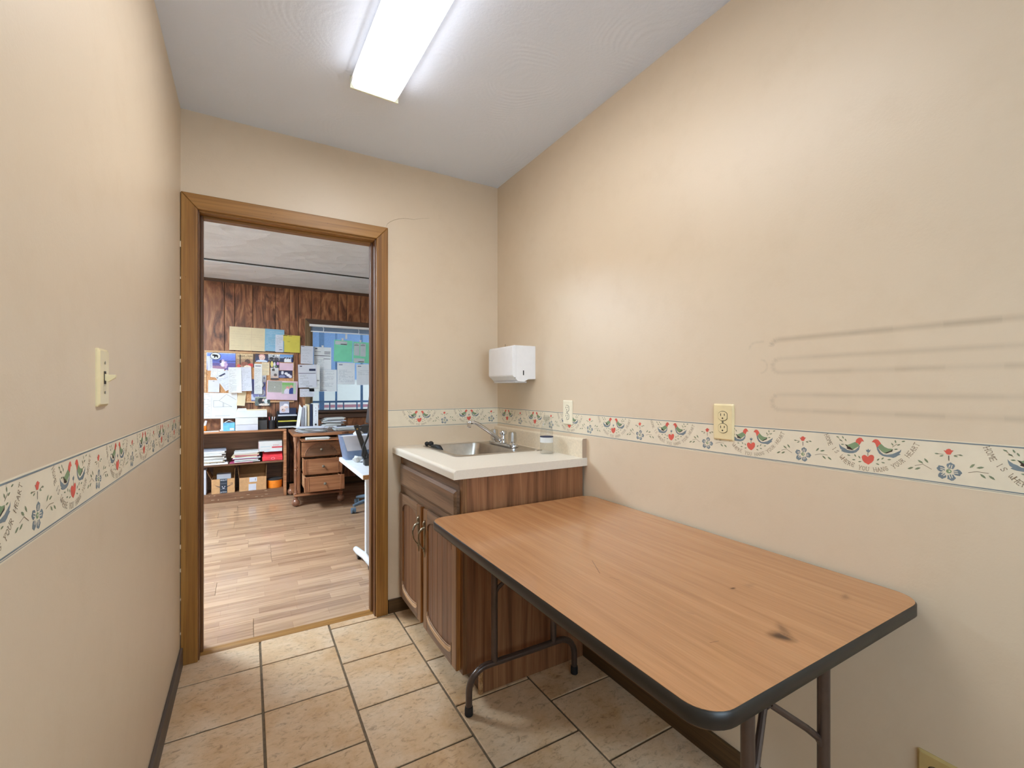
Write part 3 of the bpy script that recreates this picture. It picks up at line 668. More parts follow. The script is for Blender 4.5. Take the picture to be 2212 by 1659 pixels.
single('wall_hook', MB().tube([(W-.004, -.116, 1.452), (W-.004, -.104, 1.464), (W-.004, -.092, 1.452), (W-.004, -.104, 1.44), (W-.004, -.116, 1.452)], .0016, 6).tube([(W, -.104, 1.452), (W-.008, -.104, 1.452)], .003, 8).tube([(W-.004, -.104, 1.464), (W-.004, -.104, 1.475)], .0016, 6), 'aged_pewter', 'small diamond-shaped wire hook above the towel dispenser', 'hook')

# ------------------------------------------------------------------ sink cabinet
cab = thing('sink_cabinet', 'dark walnut sink cabinet with two panelled doors', 'cabinet', (1.27, -.42, .002))
XF = .975
obj('carcass', MB().box(1.0, 1.565, -.822, -.005, .1, .118).box(1.0, 1.565, -.02, -.005, .118, .864).box(1.55, 1.565, -.822, -.02, .118, .864), 'dark_plywood', cab)
obj('end_panel', MB().box(.993, 1.565, -.832, -.822, .1, .864).box(1.06, 1.565, -.832, -.822, .003, .1), 'walnut_laminate', cab)
obj('toe_kick', MB().box(1.055, 1.07, -.822, -.005, .003, .1), 'dark_plywood', cab)
obj('skirt_edge', MB().box(1.045, 1.06, -.836, -.825, .003, .105), 'raw_edge_wood', cab)
for (a, b) in ((-.832, -.795), (-.045, -.005)): obj('face_stile', MB().box(XF, .993, a, b, .1, .864), 'walnut_frame', cab, bevel=.001)
for (a, b, n_) in ((.80, .864, 0), (.645, .71, 0), (.1, .135, 0)): obj('face_rail', MB().box(XF, .993, -.795, -.045, a, b), 'walnut_frame_cross', cab, bevel=.001)
obj('face_stile', MB().box(XF, .993, -.43, -.385, .135, .645), 'walnut_frame', cab, bevel=.001)
def raised(y0, y1, z0, z1, xb, xf, e):
    mb = MB(); a = [(y0,z0),(y1,z0),(y1,z1),(y0,z1)]; b = [(y0+e,z0+e),(y1-e,z0+e),(y1-e,z1-e),(y0+e,z1-e)]
    mb.add([(xb,u,v) for u,v in a]+[(xf+.007,u,v) for u,v in a]+[(xf,u,v) for u,v in b], [(0,1,2,3),(8,9,10,11)]+[(i,(i+1)%4,4+(i+1)%4,4+i) for i in range(4)]+[(4+i,4+(i+1)%4,8+(i+1)%4,8+i) for i in range(4)])
    return mb
dr = obj('drawer_front', raised(-.805, -.05, .700, .812, XF-.0005, .954, .014), 'walnut_frame_cross', cab)
def door(y0, y1, hy, hs):
    z0, z1, xb, xf, s = .108, .658, XF-.0005, .956, .05
    d = obj('door', MB().box(xf+.008, xb, y0+.004, y1-.004, z0+.004, z1-.004), 'walnut_frame', cab)
    for a, b in ((y0, y0+s), (y1-s, y1)):
        obj('stile', MB().box(xf, xf+.012, a, b, z0, z1), 'walnut_frame', d, bevel=.004)
    for yy in (y0, y1-s): obj('stile_edge', MB().box(xf+.0025, xb-.0005 if yy == y0 else xf+.008, yy-.0008, yy+.0002, z0+.004, z1-.004), 'orange_edge_wood', d)
    ya, yb = y0+s, y1-s; yc = (ya+yb)/2; hw = (yb-ya)/2
    top = [(ya, z1), (yb, z1)] + [(yc+hw*math.cos(R(a)), z1-.088+.05*math.sin(R(a))**.8 if math.sin(R(a)) > .02 else z1-.094) for a in range(0, 181, 15)]
    obj('rail', MB().prism(top, 'yz', xf, xf+.012), 'walnut_frame_cross', d, bevel=.003)
    bot = [(ya, z0), (yb, z0)] + [(yc+hw*math.cos(R(a)), z0+.088-.036*math.sin(R(a))**.8 if math.sin(R(a)) > .02 else z0+.094) for a in range(0, 181, 15)]
    obj('rail', MB().prism(bot, 'yz', xf, xf+.012), 'walnut_frame_cross', d, bevel=.003)
    ch = bot[2:]; n = len(ch)
    obj('carved_edge', MB().add([(xf-.0008, u, v-.022) for u, v in ch]+[(xf-.0012, u, v-.004) for u, v in ch]+[(xf+.004, u, v+.001) for u, v in ch], [(k*n+i, k*n+i+1, (k+1)*n+i+1, (k+1)*n+i) for k in range(2) for i in range(n-1)]), 'carved_light_wood', d)
    nb = 5; bw = (yb-ya)/nb
    for i in range(nb): obj('panel_board', MB().box(xf+.0065, xf+.0085, ya+i*bw+.0008, ya+(i+1)*bw-.0008, z0+.05, z1-.035), 'walnut_panel', d, bevel=.0006, seg=1)
    # bail pull
    P_ = lambda y, x, z: (x, y, z)
    h = MB().tube([(xf, hy, .603), (xf-.006, hy, .596), (xf-.008, hy, .585)], [.004,.006,.004], 8)
    h.tube([(xf, hy, .575), (xf-.012, hy, .572), (xf-.024, hy, .56), (xf-.03, hy+.004*hs, .545)], [.007,.006,.005,.004], 8)
    h.tube([(xf-.03, hy, .55), (xf-.031, hy, .53), (xf-.026, hy, .505), (xf-.014, hy, .485), (xf-.004, hy, .474)], [.0035,.004,.003,.0028,.003], 8)
    h.lathe([(.002, -.004), (.006, -.002), (.006, .004), (.002, .006)], (xf-.004, hy, .468), 10)
    h.tube([(xf-.001, hy, .61), (xf-.002, hy, .57), (xf-.002, hy, .5), (xf-.002, hy, .47), (xf-.001, hy, .44)], [.002,.007,.003,.006,.0015], 8)
    shade_auto(obj('handle', h, 'aged_pewter', d), 60)
    return d
door(-.388, -.045, -.365, -1)
door(-.812, -.425, -.45, 1)
# ------------------------------------------------------------------ countertop with sink cut-out
ct = thing('countertop', 'cream laminate countertop with low backsplash on the sink cabinet', 'countertop', (1.25, -.42, .864))
sx0, sx1, sy0, sy1 = 1.085, 1.515, -.525, -.085
mb = MB(); zt, zb, cx0, cy0 = .900, .8645, .930, -.852
fr = [(cx0+.014, zt)] + arc(cx0+.014, zt-.014, .014, 90, 180, 5) + [(cx0, zb), (cx0+.03, zb)]
# front nosing + strips around the cut-out
mb.prism([(x, z) for x, z in fr]+[(sx0, zb), (sx0, zt)], 'xz', cy0, -.001)
mb.box(sx1, W-.001, cy0, -.001, zb, zt).box(sx0, sx1, cy0, sy0, zb, zt).box(sx0, sx1, sy1, -.001, zb, zt)
obj('counter_slab', mb, 'countertop_laminate', ct)
bs = [(W-.001, zt), (W-.001, .986)] + arc(W-.014, .977, .009, 60, 180, 5) + [(W-.023, zt)]
obj('backsplash', MB().prism(bs, 'xz', -.843, -.001), 'backsplash_laminate', ct)
obj('backsplash_end', MB().prism(bs, 'xz', -.846, -.8435), 'laminate_end_cap', ct)
# ------------------------------------------------------------------ sink
sk = thing('sink', 'small stainless steel bar sink set in the countertop', 'sink', (1.3, -.3, .74))
ox0, ox1, oy0, oy1 = 1.068, 1.532, -.542, -.072
outer = rrect(ox0, ox1, oy0, oy1, .03); bowl = rrect(1.10, 1.405, -.515, -.10, .05); bot = rrect(1.12, 1.385, -.495, -.12, .06)
n = len(outer); zr = .9005
mb = MB().add([(x,y,zr) for x,y in outer]+[(x,y,zr+.0035) for x,y in [(1.3+(x-1.3)*.985, -.307+(y+.307)*.985) for x,y in outer]]+[(x,y,zr+.002) for x,y in bowl], [(i,(i+1)%n,n+(i+1)%n,n+i) for i in range(n)]+[(n+i,n+(i+1)%n,2*n+(i+1)%n,2*n+i) for i in range(n)])
obj('rim', mb, 'stainless_steel', sk)
mb = MB().add([(x,y,zr+.002) for x,y in bowl]+[(x,y,zr-.012) for x,y in [(1.2525+(x-1.2525)*.985, -.3075+(y+.3075)*.985) for x,y in bowl]]+[(x,y,.765) for x,y in bot]+[(1.2525+(x-1.2525)*.8, -.3075+(y+.3075)*.8,.75) for x,y in bot], [(k*n+i,k*n+(i+1)%n,(k+1)*n+(i+1)%n,(k+1)*n+i) for k in range(3) for i in range(n)]+[tuple(range(3*n,4*n))])
shade_auto(obj('basin', mb, 'stainless_steel', sk, fix=False), 50)
obj('drain', MB().lathe([(.04,.751),(.038,.754),(.02,.752),(.006,.752)], (1.2525,-.3075,0), 20), 'chrome', sk)
obj('fixing_clip', MB().box(1.50, 1.535, -.552, -.538, .9006, .906), 'stainless_steel', sk, bevel=.001)
# ------------------------------------------------------------------ faucet
fc = thing('faucet', 'chrome faucet with clear acrylic knobs at the back of the sink', 'faucet', (1.458, -.284, .904))
fx, fy, fz = 1.458, -.284, .9035
obj('base_plate', MB().prism(rrect(fx-.026, fx+.026, fy-.135, fy+.135, .025), 'xy', fz, fz+.016), 'chrome', fc, bevel=.004)
shade_auto(obj('centre_post', MB().lathe([(.019,fz+.016),(.017,fz+.03),(.013,fz+.04),(.013,fz+.056),(.02,fz+.06),(.021,fz+.072),(.017,fz+.078),(.004,fz+.08)], (fx,fy,0), 20), 'chrome', fc), 35)
sp = obj('spout', MB().tube([(fx,fy,fz+.024),(fx-.03,fy-.002,fz+.036),(fx-.07,fy-.004,fz+.067),(fx-.12,fy-.006,fz+.1),(fx-.16,fy-.008,fz+.124),(fx-.18,fy-.009,fz+.131),(fx-.2,fy-.01,fz+.132),(fx-.212,fy-.011,fz+.127)], [.011,.011,.0105,.01,.0095,.009,.009,.0085], 12), 'chrome', fc, smooth=True)
obj('aerator', MB().lathe([(.01,fz+.105),(.011,fz+.11),(.011,fz+.128),(.009,fz+.132)], (fx-.209,fy-.011,0), 16), 'chrome', sp)
for s in (-1, 1):
    ky = fy+s*.1
    obj('valve_stem', MB().lathe([(.016,fz+.016),(.014,fz+.024),(.009,fz+.03)], (fx,ky,0), 16), 'chrome', fc)
    kb = MB(); pr = []
    for zz, r_ in ((.022,.019),(.03,.022),(.05,.021),(.068,.02),(.076,.019),(.08,.014)):
        pr.append([( (fx+math.cos(2*math.pi*k/24)*(r_+(.0015 if k%3==0 else -.001)), ky+math.sin(2*math.pi*k/24)*(r_+(.0015 if k%3==0 else -.001)), fz+zz)) for k in range(24)])
    kb.add([p for ring in pr for p in ring], [(i*24+k,i*24+(k+1)%24,(i+1)*24+(k+1)%24,(i+1)*24+k) for i in range(5) for k in range(24)]+[tuple(range(24))[::-1], tuple(range(120,144))])
    kn = obj('acrylic_knob', kb, 'acrylic', fc)
    obj('knob_core', MB().lathe([(.007,fz+.03),(.007,fz+.07),(.003,fz+.078)], (fx,ky,0), 10), 'white_enamel_shade', kn)
# ------------------------------------------------------------------ things around the sink
mb = MB(); rnd = random.Random(3)
for (x, y_, z, r_) in [(1.09,-.10,.914,.012),(1.10,-.135,.917,.014)]: mb.lathe([(r_*.6,-r_*.8),(r_,-r_*.3),(r_,r_*.4),(r_*.7,r_*.8),(r_*.2,r_)], (x,y_,z), 12)
mb.tube([(1.098,-.15,.909),(1.106,-.19,.911),(1.112,-.225,.908),(1.116,-.245,.895),(1.12,-.25,.875)], [.006,.009,.012,.01,.006], 10)
shade_auto(single('sink_stopper', mb, 'black_rubber', 'black rubber stopper pieces lying on the left sink rim', 'stopper'), 60)
bt = thing('plastic_bottle', 'clear plastic bottle with white label standing behind the sink', 'bottle', (1.492, -.652, .9))
bc = (1.492, -.652, 0)
shade_auto(obj('bottle_body', MB().lathe([(.028,.901),(.031,.905),(.031,1.0),(.028,1.02),(.016,1.055),(.013,1.06),(.013,1.075)], bc, 24), 'clear_plastic', bt), 50)
lb = obj('bottle_label', MB().lathe([(.0316,.955),(.0316,.983)], bc, 24), 'white_paper', bt)
mb = MB().lathe([(.0319,.98),(.0319,.9835)], bc, 24); obj('label_print', mb, 'dark_print', lb)
obj('bottle_cap', MB().lathe([(.0145,1.062),(.0145,1.08),(.012,1.083)], bc, 16), 'clear_plastic', bt)

# ------------------------------------------------------------------ folding table
tb = thing('folding_table', 'brown wood-laminate folding table standing against the right wall', 'table', (1.199, -1.452, .002))
tx0, tx1, ty0, ty1, tz = .826, 1.571, -2.032, -.868, .738
out = rrect(tx0, tx1, ty0, ty1, .055, 8); inn = rrect(tx0+.003, tx1-.003, ty0+.003, ty1-.003, .053, 8)
obj('table_top', MB().prism(inn, 'xy', tz-.022, tz), 'table_laminate', tb)
n = len(out)
eb_ = MB().add([(x,y,tz-.0008) for x,y in inn]+[(x,y,tz-.004) for x,y in out]+[(x,y,tz-.026) for x,y in out]+[(x,y,tz-.029) for x,y in inn]+[(x,y,tz-.0225) for x,y in inn], [(k*n+i,k*n+(i+1)%n,(k+1)*n+(i+1)%n,(k+1)*n+i) for k in range(4) for i in range(n)])
shade_auto(obj('edge_band', eb_, 'black_edge', tb), 50)
ap = MB(); a_, b_ = rrect(tx0+.02, tx1-.02, ty0+.02, ty1-.02, .05, 8), rrect(tx0+.034, tx1-.034, ty0+.034, ty1-.034, .04, 8)
ap.add([(x,y,z) for ring, z in ((a_,tz-.026),(a_,tz-.046),(b_,tz-.046),(b_,tz-.026)) for x,y in ring], [(k*n+i,k*n+(i+1)%n,((k+1)%4)*n+(i+1)%n,((k+1)%4)*n+i) for k in range(4) for i in range(n)])
obj('apron', ap, 'dark_plywood', tb)
mk = MB()
obj('underside', MB().box(tx0+.04, tx1-.04, ty0+.04, ty1-.04, tz-.026, tz-.0225), 'dark_plywood', tb)
for fyy, s in ((-.915, 1), (-1.93, -1)):
    xa, xb = 1.07, 1.345; foot = arc(1.05, .085, .085, 180, 90, 6)
    path = [(.963, fyy, .02), (.963, fyy, .06)] + [(x+ -.002, fyy, z+.078) for x, z in arc(1.043, .01, .078, 180, 95, 7)]
    path += [(1.2, fyy, .165)] + [(x, fyy, z) for x, z in [(2*1.208-p[0], p[2]) for p in path[::-1]]]
    f = MB().tube(path, .0125, 14)
    for x in (xa, xb): f.tube([(x, fyy, .165), (x, fyy, tz-.026)], .0125, 14)
    lf = shade_auto(obj('leg_frame', f, 'brown_steel', tb), 50)
    for x in (.963, 2*1.208-.963): obj('rubber_foot', MB().lathe([(.0135,.003),(.0155,.006),(.0155,.026),(.0145,.036)], (x, fyy, 0), 14), 'black_rubber', lf)
    obj('leg_bracket', MB().box(xa-.05, xb+.05, fyy-.018, fyy+.018, tz-.036, tz-.026), 'brown_steel', tb, bevel=.002)
    bx = 1.208; ys = fyy
    for x, d_ in ((xa, 1), (xb, -1)):
        obj('fold_brace', MB().tube([(x, ys-s*-.004, .42), (x+d_*.012, ys+s*-.006, .45), (x+d_*.045, ys-s*.012, .478), (bx-d_*.012, ys-s*.045, .538)], [.0065,.008,.0075,.0075], 10), 'brown_steel', tb)
    obj('fold_link', MB().tube([(bx, ys-s*.04, .535), (bx, ys-s*.3, tz-.028)], .007, 10), 'brown_steel', tb)
# scuff and burn marks on the laminate
m, N, L, P = new('scuff_mark'); at_ = N.new('ShaderNodeAttribute'); at_.attribute_name = 'Col'; L.new(at_.outputs['Fac'], P.inputs['Alpha']); P.inputs['Base Color'].default_value = s2l((52, 34, 26)); P.inputs['Roughness'].default_value = .3
def scuff(vs, fs, al):
    o = obj('scuff', MB().add(vs, fs), 'scuff_mark', tb, fix=False); ca = o.data.color_attributes.new('Col', 'FLOAT_COLOR', 'POINT')
    for i, a in enumerate(al): ca.data[i].color = (a, a, a, 1)
def blot(cx, cy, rx, ry, al, rot):
    c, s = math.cos(rot), math.sin(rot); vs = [(cx, cy, tz+.0005)]; cl = [al]
    for ring, a in ((.3, al*.85), (.6, al*.35), (1.0, 0)):
        for k in range(18):
            t_ = 2*math.pi*k/18; q = 1+.1*math.sin(3*t_+cx*40); u, v = rx*ring*q*math.cos(t_), ry*ring*q*math.sin(t_)
            vs.append((cx+u*c-v*s, cy+u*s+v*c, tz+.0005)); cl.append(a)
    scuff(vs, [(0, 1+k, 1+(k+1)%18) for k in range(18)]+[(1+r*18+k, 1+(r+1)*18+k, 1+(r+1)*18+(k+1)%18, 1+r*18+(k+1)%18) for r in range(2) for k in range(18)], cl)
def scratch(p, q, w):
    d = (Vector(q)-Vector(p)).normalized(); nn = Vector((-d.y, d.x))*w
    scuff([(p[0]-nn.x,p[1]-nn.y,tz+.0005),(q[0]-nn.x,q[1]-nn.y,tz+.0005),(q[0]+nn.x,q[1]+nn.y,tz+.0005),(p[0]+nn.x,p[1]+nn.y,tz+.0005)], [(0,1,2,3)], [.5]*4)
blot(1.137, -1.955, .022, .03, .7, .5); blot(1.165, -1.943, .034, .014, .3, .9); blot(1.25, -1.78, .012, .006, .5, 0); blot(1.3, -1.79, .03, .014, .15, 0); blot(1.43, -1.935, .03, .012, .2, .3)
scratch((1.075,-1.478),(1.035,-1.556),.0007); scratch((1.04,-1.585),(1.05,-1.61),.0006); scratch((1.06,-1.80),(1.065,-1.815),.0006); scratch((1.0,-1.9),(1.02,-1.905),.0006)

# ------------------------------------------------------------------ papers and photos on the office wall
def paper(name, label, cat, cx, cz, w, h, y, mat, rot=0, curl=0, rows=None, pr='grey_print', blocks=(), group=None, side=0, title=None, extra=()):
    """sheet facing the doorway (-y); rows = (top, bottom, n, left, right) of print, blocks = (u0,v0,u1,v1,mat), all in sheet fractions"""
    c_, s_ = math.cos(R(rot)), math.sin(R(rot))
    def P(u, v, d=0):
        a, b = (u-.5)*w, (v-.5)*h
        dy = curl*(1-v)**2 + side*abs(u-.5)**2*4*(1-v)
        return (cx+a*c_-b*s_, y-dy-d, cz+a*s_+b*c_)
    nu, nv = 6, 8; mb = MB()
    mb.add([P(i/nu, j/nv) for j in range(nv+1) for i in range(nu+1)], [(j*(nu+1)+i, j*(nu+1)+i+1, (j+1)*(nu+1)+i+1, (j+1)*(nu+1)+i) for j in range(nv) for i in range(nu)])
    o = obj(name, mb, mat, fix=False, smooth=True); tag(o, label, cat, group)
    if rows:
        rr = random.Random(sum(map(ord, label))); mb = MB(); t0, t1, n, l, r_ = rows
        for k in range(n):
            v = t0+(t1-t0)*k/max(1, n-1); u = l
            while u < r_-.02:
                ln = min(rr.uniform(.03, .14), r_-u); hh = .0011/h
                if rr.random() < .85: mb.add([P(u,v-hh,.0007),P(u+ln,v-hh,.0007),P(u+ln,v+hh,.0007),P(u,v+hh,.0007)], [(0,1,2,3)])
                u += ln+.02
                if rr.random() < .12: break
        if mb.f: obj('printed_lines', mb, pr, o, fix=False)['kind'] = 'stuff'
    for (u0, v0, u1, v1, bm_) in blocks:
        obj('printed_block', MB().add([P(u0,v0,.0008),P(u1,v0,.0008),P(u1,v1,.0008),P(u0,v1,.0008)], [(0,1,2,3)]), bm_, o, fix=False)
    if title:
        for (txt, size, u, v, m_) in title:
            mb = MB(); put_text(mb, txt, size, P(u, v, .0009), (c_,0,s_), (-s_,0,c_)); obj('lettering', mb, m_, o, fix=False)
    return o
def photo(name, label, cx, cz, w, h, y, bgc, prims, rot=0, curl=0, n=34, cat='photo', border=0, seed=1, group='photos on the office corkboard', amp=.05):
    nu = n; nv = max(6, int(n*h/w)); rr = random.Random(seed); c_, s_ = math.cos(R(rot)), math.sin(R(rot)); vs = []; cols = []
    for j in range(nv+1):
        for i in range(nu+1):
            u, v = i/nu, j/nv; a, b = (u-.5)*w, (v-.5)*h
            vs.append((cx+a*c_-b*s_, y-curl*(1-v)**2, cz+a*s_+b*c_))
            t = v; col = [bgc[0][k]*t+bgc[1][k]*(1-t) for k in range(3)]
            for p in prims:
                if p[0] == 'e':
                    if ((u-p[1])/p[3])**2+((v-p[2])/p[4])**2 < 1: col = list(p[5])
                elif p[0] == 'r':
                    if p[1] <= u <= p[3] and p[2] <= v <= p[4]: col = list(p[5])
            if border and (u < border or u > 1-border or v < border*w/h or v > 1-border*w/h): col = [244, 244, 246]
            q = 1+rr.uniform(-amp, amp); cols.append(s2l([max(0, min(255, x*q)) for x in col]))
    mb = MB(); mb.add(vs, [(j*(nu+1)+i, j*(nu+1)+i+1, (j+1)*(nu+1)+i+1, (j+1)*(nu+1)+i) for j in range(nv) for i in range(nu)])
    o = obj(name, mb, 'printed_photo', fix=False); tag(o, label, cat, group)
    ca = o.data.color_attributes.new('Col', 'FLOAT_COLOR', 'POINT')
    for i, c in enumerate(cols): ca.data[i].color = c
    return o
Y0 = 3.548
# corkboard
cb = thing('corkboard', 'cork noticeboard in a pale wood frame crowded with papers', 'noticeboard', (.281, OY-.006, 1.05))
obj('cork_sheet', MB().box(-.15, .712, Y0+.003, OY-.007, 1.065, 1.62), 'cork', cb)
for (a, b, c, d) in ((-.164, .726, 1.617, 1.634), (-.164, .726, 1.051, 1.068)): obj('frame_rail', MB().box(a, b, Y0-.006, OY-.007, c, d), 'pine_frame', cb, bevel=.002)
for (a, b) in ((-.164, -.147), (.709, .726)): obj('frame_stile', MB().box(a, b, Y0-.006, OY-.007, 1.068, 1.617), 'pine_frame', cb, bevel=.002)
G1 = 'papers pinned over the corkboard'
paper('folded_chart', 'wide cream folded sheet pinned above the corkboard', 'paper', .247, 1.779, .357, .266, Y0-.008, 'cream_paper', rot=-.6, rows=(.9,.1,9,.04,.96), pr='tan_paper', blocks=[(.598,0,.604,1,'tan_paper')])
paper('blue_sheet', 'light blue ruled sheet above the corkboard', 'paper', .518, 1.779, .2, .26, Y0-.011, 'blue_paper', rot=-1, curl=.008, rows=(.88,.1,12,.08,.9), pr='cool_white_paper')
paper('yellow_sheet', 'yellow form sheet at the top right of the corkboard', 'paper', .692, 1.746, .194, .205, Y0-.013, 'yellow_paper', rot=-.5, rows=(.62,.6,1,.3,.97), pr='black_print', blocks=[(.02,.95,.3,.98,'black_print'),(.35,.95,.55,.97,'dark_print')])
paper('narrow_slip', 'narrow white slip over the edge of the yellow sheet', 'paper', .567, 1.745, .082, .204, Y0-.016, 'cool_white_paper', rot=-1, curl=.006, rows=(.9,.3,10,.1,.9), blocks=[(.5,.12,.9,.15,'dark_print')])
photo('beach_photo', 'blue-violet photo of a person at the water at the board top left', -.009, 1.517, .273, .19, Y0-.004, ((120,150,236),(74,66,140)), [('r',0,.48,1,.56,(44,50,110)),('r',.0,.0,1,.42,(92,78,138)),('e',.35,.12,.3,.14,(150,112,140)),('e',.57,.36,.1,.16,(226,216,236)),('e',.56,.55,.04,.06,(196,170,190)),('e',.66,.3,.05,.2,(196,160,196)),('e',.48,.5,.04,.1,(60,50,90)),('r',0,.97,1,1,(240,244,255)),('r',0,0,.02,1,(240,244,255))])
bear = thing('oval_sticker', 'white oval sticker with a black bear on the beach photo', 'sticker', (-.062, Y0-.008, 1.533))
def oval(rx, ry, n=28): return [(-.062+rx*math.cos(2*math.pi*k/n), 1.574+ry*math.sin(2*math.pi*k/n)) for k in range(n)]
obj('black_rim', MB().prism(oval(.05,.041), 'xz', Y0-.008, Y0-.006), 'black_print', bear)
obj('white_oval', MB().prism(oval(.0455,.0365), 'xz', Y0-.0088, Y0-.008), 'white_paper', bear)
bp = [(-.036,.010),(-.03,.017),(-.024,.016),(-.018,.018),(-.005,.016),(.008,.015),(.018,.008),(.021,-.002),(.019,-.014),(.021,-.02),(.012,-.02),(.009,-.009),(.0,-.006),(-.006,-.009),(-.008,-.02),(-.017,-.02),(-.016,-.009),(-.02,-.001),(-.026,.003),(-.034,.004)]
obj('bear_figure', MB().prism([(-.058+u, 1.575+v) for u, v in bp], 'xz', Y0-.0094, Y0-.0087), 'black_print', bear)
o = photo('poster_card', 'tan card lettered with a headline at the board top centre', .223, 1.534, .18, .156, Y0-.005, ((208,182,140),(150,112,84)), [('r',0,0,1,.62,(160,126,98)),('r',.18,0,.26,.9,(64,48,38)),('e',.62,.38,.16,.22,(84,60,50)),('e',.45,.25,.2,.16,(140,84,64)),('e',.8,.16,.16,.14,(196,64,58)),('e',.15,.1,.1,.12,(206,84,72)),('r',.92,0,1,1,(60,46,38)),('e',.62,.05,.2,.1,(232,214,190))], cat='card', amp=.12)
mb = MB(); put_text(mb, 'loved - lost', .034, (.22, Y0-.0065, 1.585), xs=.95); obj('lettering', mb, 'black_print', o, fix=False)
paper('photo_strip', 'narrow lettered strip along the left edge of the corkboard', 'card', -.114, 1.492, .047, .161, Y0-.007, 'cool_white_paper', rot=2, rows=(.95,.05,16,.55,.85), pr='black_print')
paper('index_cards', 'two small white note cards pinned below the beach photo', 'note', -.044, 1.386, .122, .1, Y0-.009, 'white_paper', rot=-4, rows=(.85,.15,6,.06,.92), blocks=[(.49,0,.5,1,'grey_print')], curl=.004)
paper('tilted_flyer', 'white flyer tilted with a dark blue headline bar', 'paper', .04, 1.305, .14, .2, Y0-.011, 'cool_white_paper', rot=32, rows=(.7,.1,10,.1,.9), blocks=[(.05,.82,.72,.9,'dark_print')], curl=.01)
paper('crumpled_receipt', 'long crumpled white paper hanging mid-board', 'paper', .123, 1.31, .126, .287, Y0-.016, 'white_paper', rot=1, curl=.035, side=.02, rows=(.9,.06,20,.08,.6))
paper('hanging_sheet', 'long white sheet hanging right of the crumpled paper', 'paper', .229, 1.322, .11, .272, Y0-.014, 'cool_white_paper', rot=2, curl=.045, rows=(.9,.06,14,.1,.9))
paper('plastic_sleeve', 'bluish clear sleeve pinned at the board left', 'sleeve', -.077, 1.24, .104, .134, Y0-.013, 'cool_white_paper', rot=-1, curl=.008, blocks=[(.4,.9,.55,.93,'black_print')])
pn = paper('building_plan', 'large cream floor plan drawing curling off the board bottom left', 'plan', -.03, 1.025, .345, .28, Y0-.02, 'white_paper', rot=-1, curl=.05, rows=(.95,.08,14,.04,.27), pr='grey_print', blocks=[(.04,.66,.09,.7,'dark_print'),(.3,0,.303,.92,'grey_print')])
mb = MB()
for a, b, c, d in [(.35,.45,.6,.45),(.35,.45,.35,.7),(.35,.7,.5,.7),(.5,.7,.7,.95),(.5,.7,.85,.45),(.6,.45,.6,.62),(.6,.45,.85,.45),(.63,.45,.63,.6),(.4,.1,.8,.1),(.7,.95,.97,.72)]:
    p, q = Vector((-.2+a*.345, 0, .885+b*.28)), Vector((-.2+c*.345, 0, .885+d*.28)); dd = (q-p).normalized(); nn = Vector((-dd.z,0,dd.x))*.0008
    e = [Vector((v.x, Y0-.0212-.05*(1-max(0,min(1,(v.z-.885)/.28)))**2, v.z)) for v in (p-nn,q-nn,q+nn,p+nn)]; mb.add(e, [(0,1,2,3)])
obj('plan_line', mb, 'dark_print', pn, fix=False)['kind'] = 'stuff'
paper('curled_backing_sheet', 'pale sheet curling out under the floor plan', 'paper', .185, 1.1, .08, .16, Y0-.01, 'cream_paper', rot=-6, curl=.03)
photo('baby_photo', 'colour photo of a baby at the top of the corkboard', .386, 1.568, .134, .092, Y0-.006, ((70,56,62),(48,66,116)), [('e',.52,.55,.22,.4,(228,190,176)),('e',.52,.75,.24,.25,(214,150,140)),('e',.52,.58,.2,.3,(232,200,188)),('e',.5,.05,.42,.22,(206,216,232)),('e',.44,.52,.03,.04,(90,70,80)),('e',.62,.52,.03,.04,(90,70,80)),('e',.54,.34,.05,.03,(190,110,110))])
photo('crowd_photo', 'black and white crowd photo beside the baby photo', .513, 1.573, .12, .086, Y0-.0055, ((206,210,214),(90,84,90)), [('e',.3,.4,.2,.2,(50,46,52)),('e',.7,.35,.2,.25,(70,66,70)),('e',.45,.75,.1,.12,(60,70,76)),('r',0,0,1,.15,(40,38,46))], amp=.5)
photo('family_photo', 'photo of four people under a blue sky at the board top right', .647, 1.572, .148, .09, Y0-.006, ((92,144,206),(206,200,196)), [('r',0,0,.4,.5,(52,60,84)),('e',.4,.2,.09,.3,(232,232,236)),('e',.58,.2,.09,.3,(236,236,238)),('e',.72,.2,.09,.3,(228,228,234)),('e',.9,.25,.09,.35,(56,60,110)),('e',.36,.55,.06,.1,(70,54,58)),('e',.55,.55,.06,.1,(76,58,60)),('e',.7,.52,.06,.1,(74,56,60)),('e',.88,.58,.06,.1,(60,50,62))])
photo('dancers_photo', 'dark photo with a yellow dress in the upper board', .518, 1.5, .097, .084, Y0-.007, ((44,44,60),(60,54,70)), [('e',.22,.5,.14,.4,(226,206,120)),('e',.5,.4,.12,.4,(214,206,220)),('e',.6,.2,.14,.12,(120,150,100)),('e',.85,.6,.14,.2,(196,140,190))], amp=.2)
paper('pink_note', 'pale pink note under the family photo', 'note', .642, 1.474, .147, .087, Y0-.008, 'pink_paper', rot=-1, rows=(.85,.15,6,.06,.94), pr='pink_paper')
photo('hands_photo', 'dark blue photo of a couple lying down at the board right', .633, 1.383, .147, .088, Y0-.007, ((40,40,72),(52,50,92)), [('e',.28,.7,.1,.25,(216,214,222)),('e',.55,.6,.12,.18,(222,222,228)),('e',.7,.4,.14,.18,(226,224,232)),('e',.85,.2,.12,.18,(214,210,224)),('e',.25,.2,.24,.2,(120,124,160))])
photo('boy_photo', 'black and white photo of a crouching child', .518, 1.387, .083, .138, Y0-.0075, ((206,206,208),(170,150,140)), [('e',.35,.82,.18,.14,(70,62,62)),('e',.3,.55,.28,.2,(186,180,180)),('e',.6,.4,.2,.12,(92,80,78)),('r',0,0,1,.14,(70,60,66)),('e',.6,.24,.4,.06,(206,170,150))])
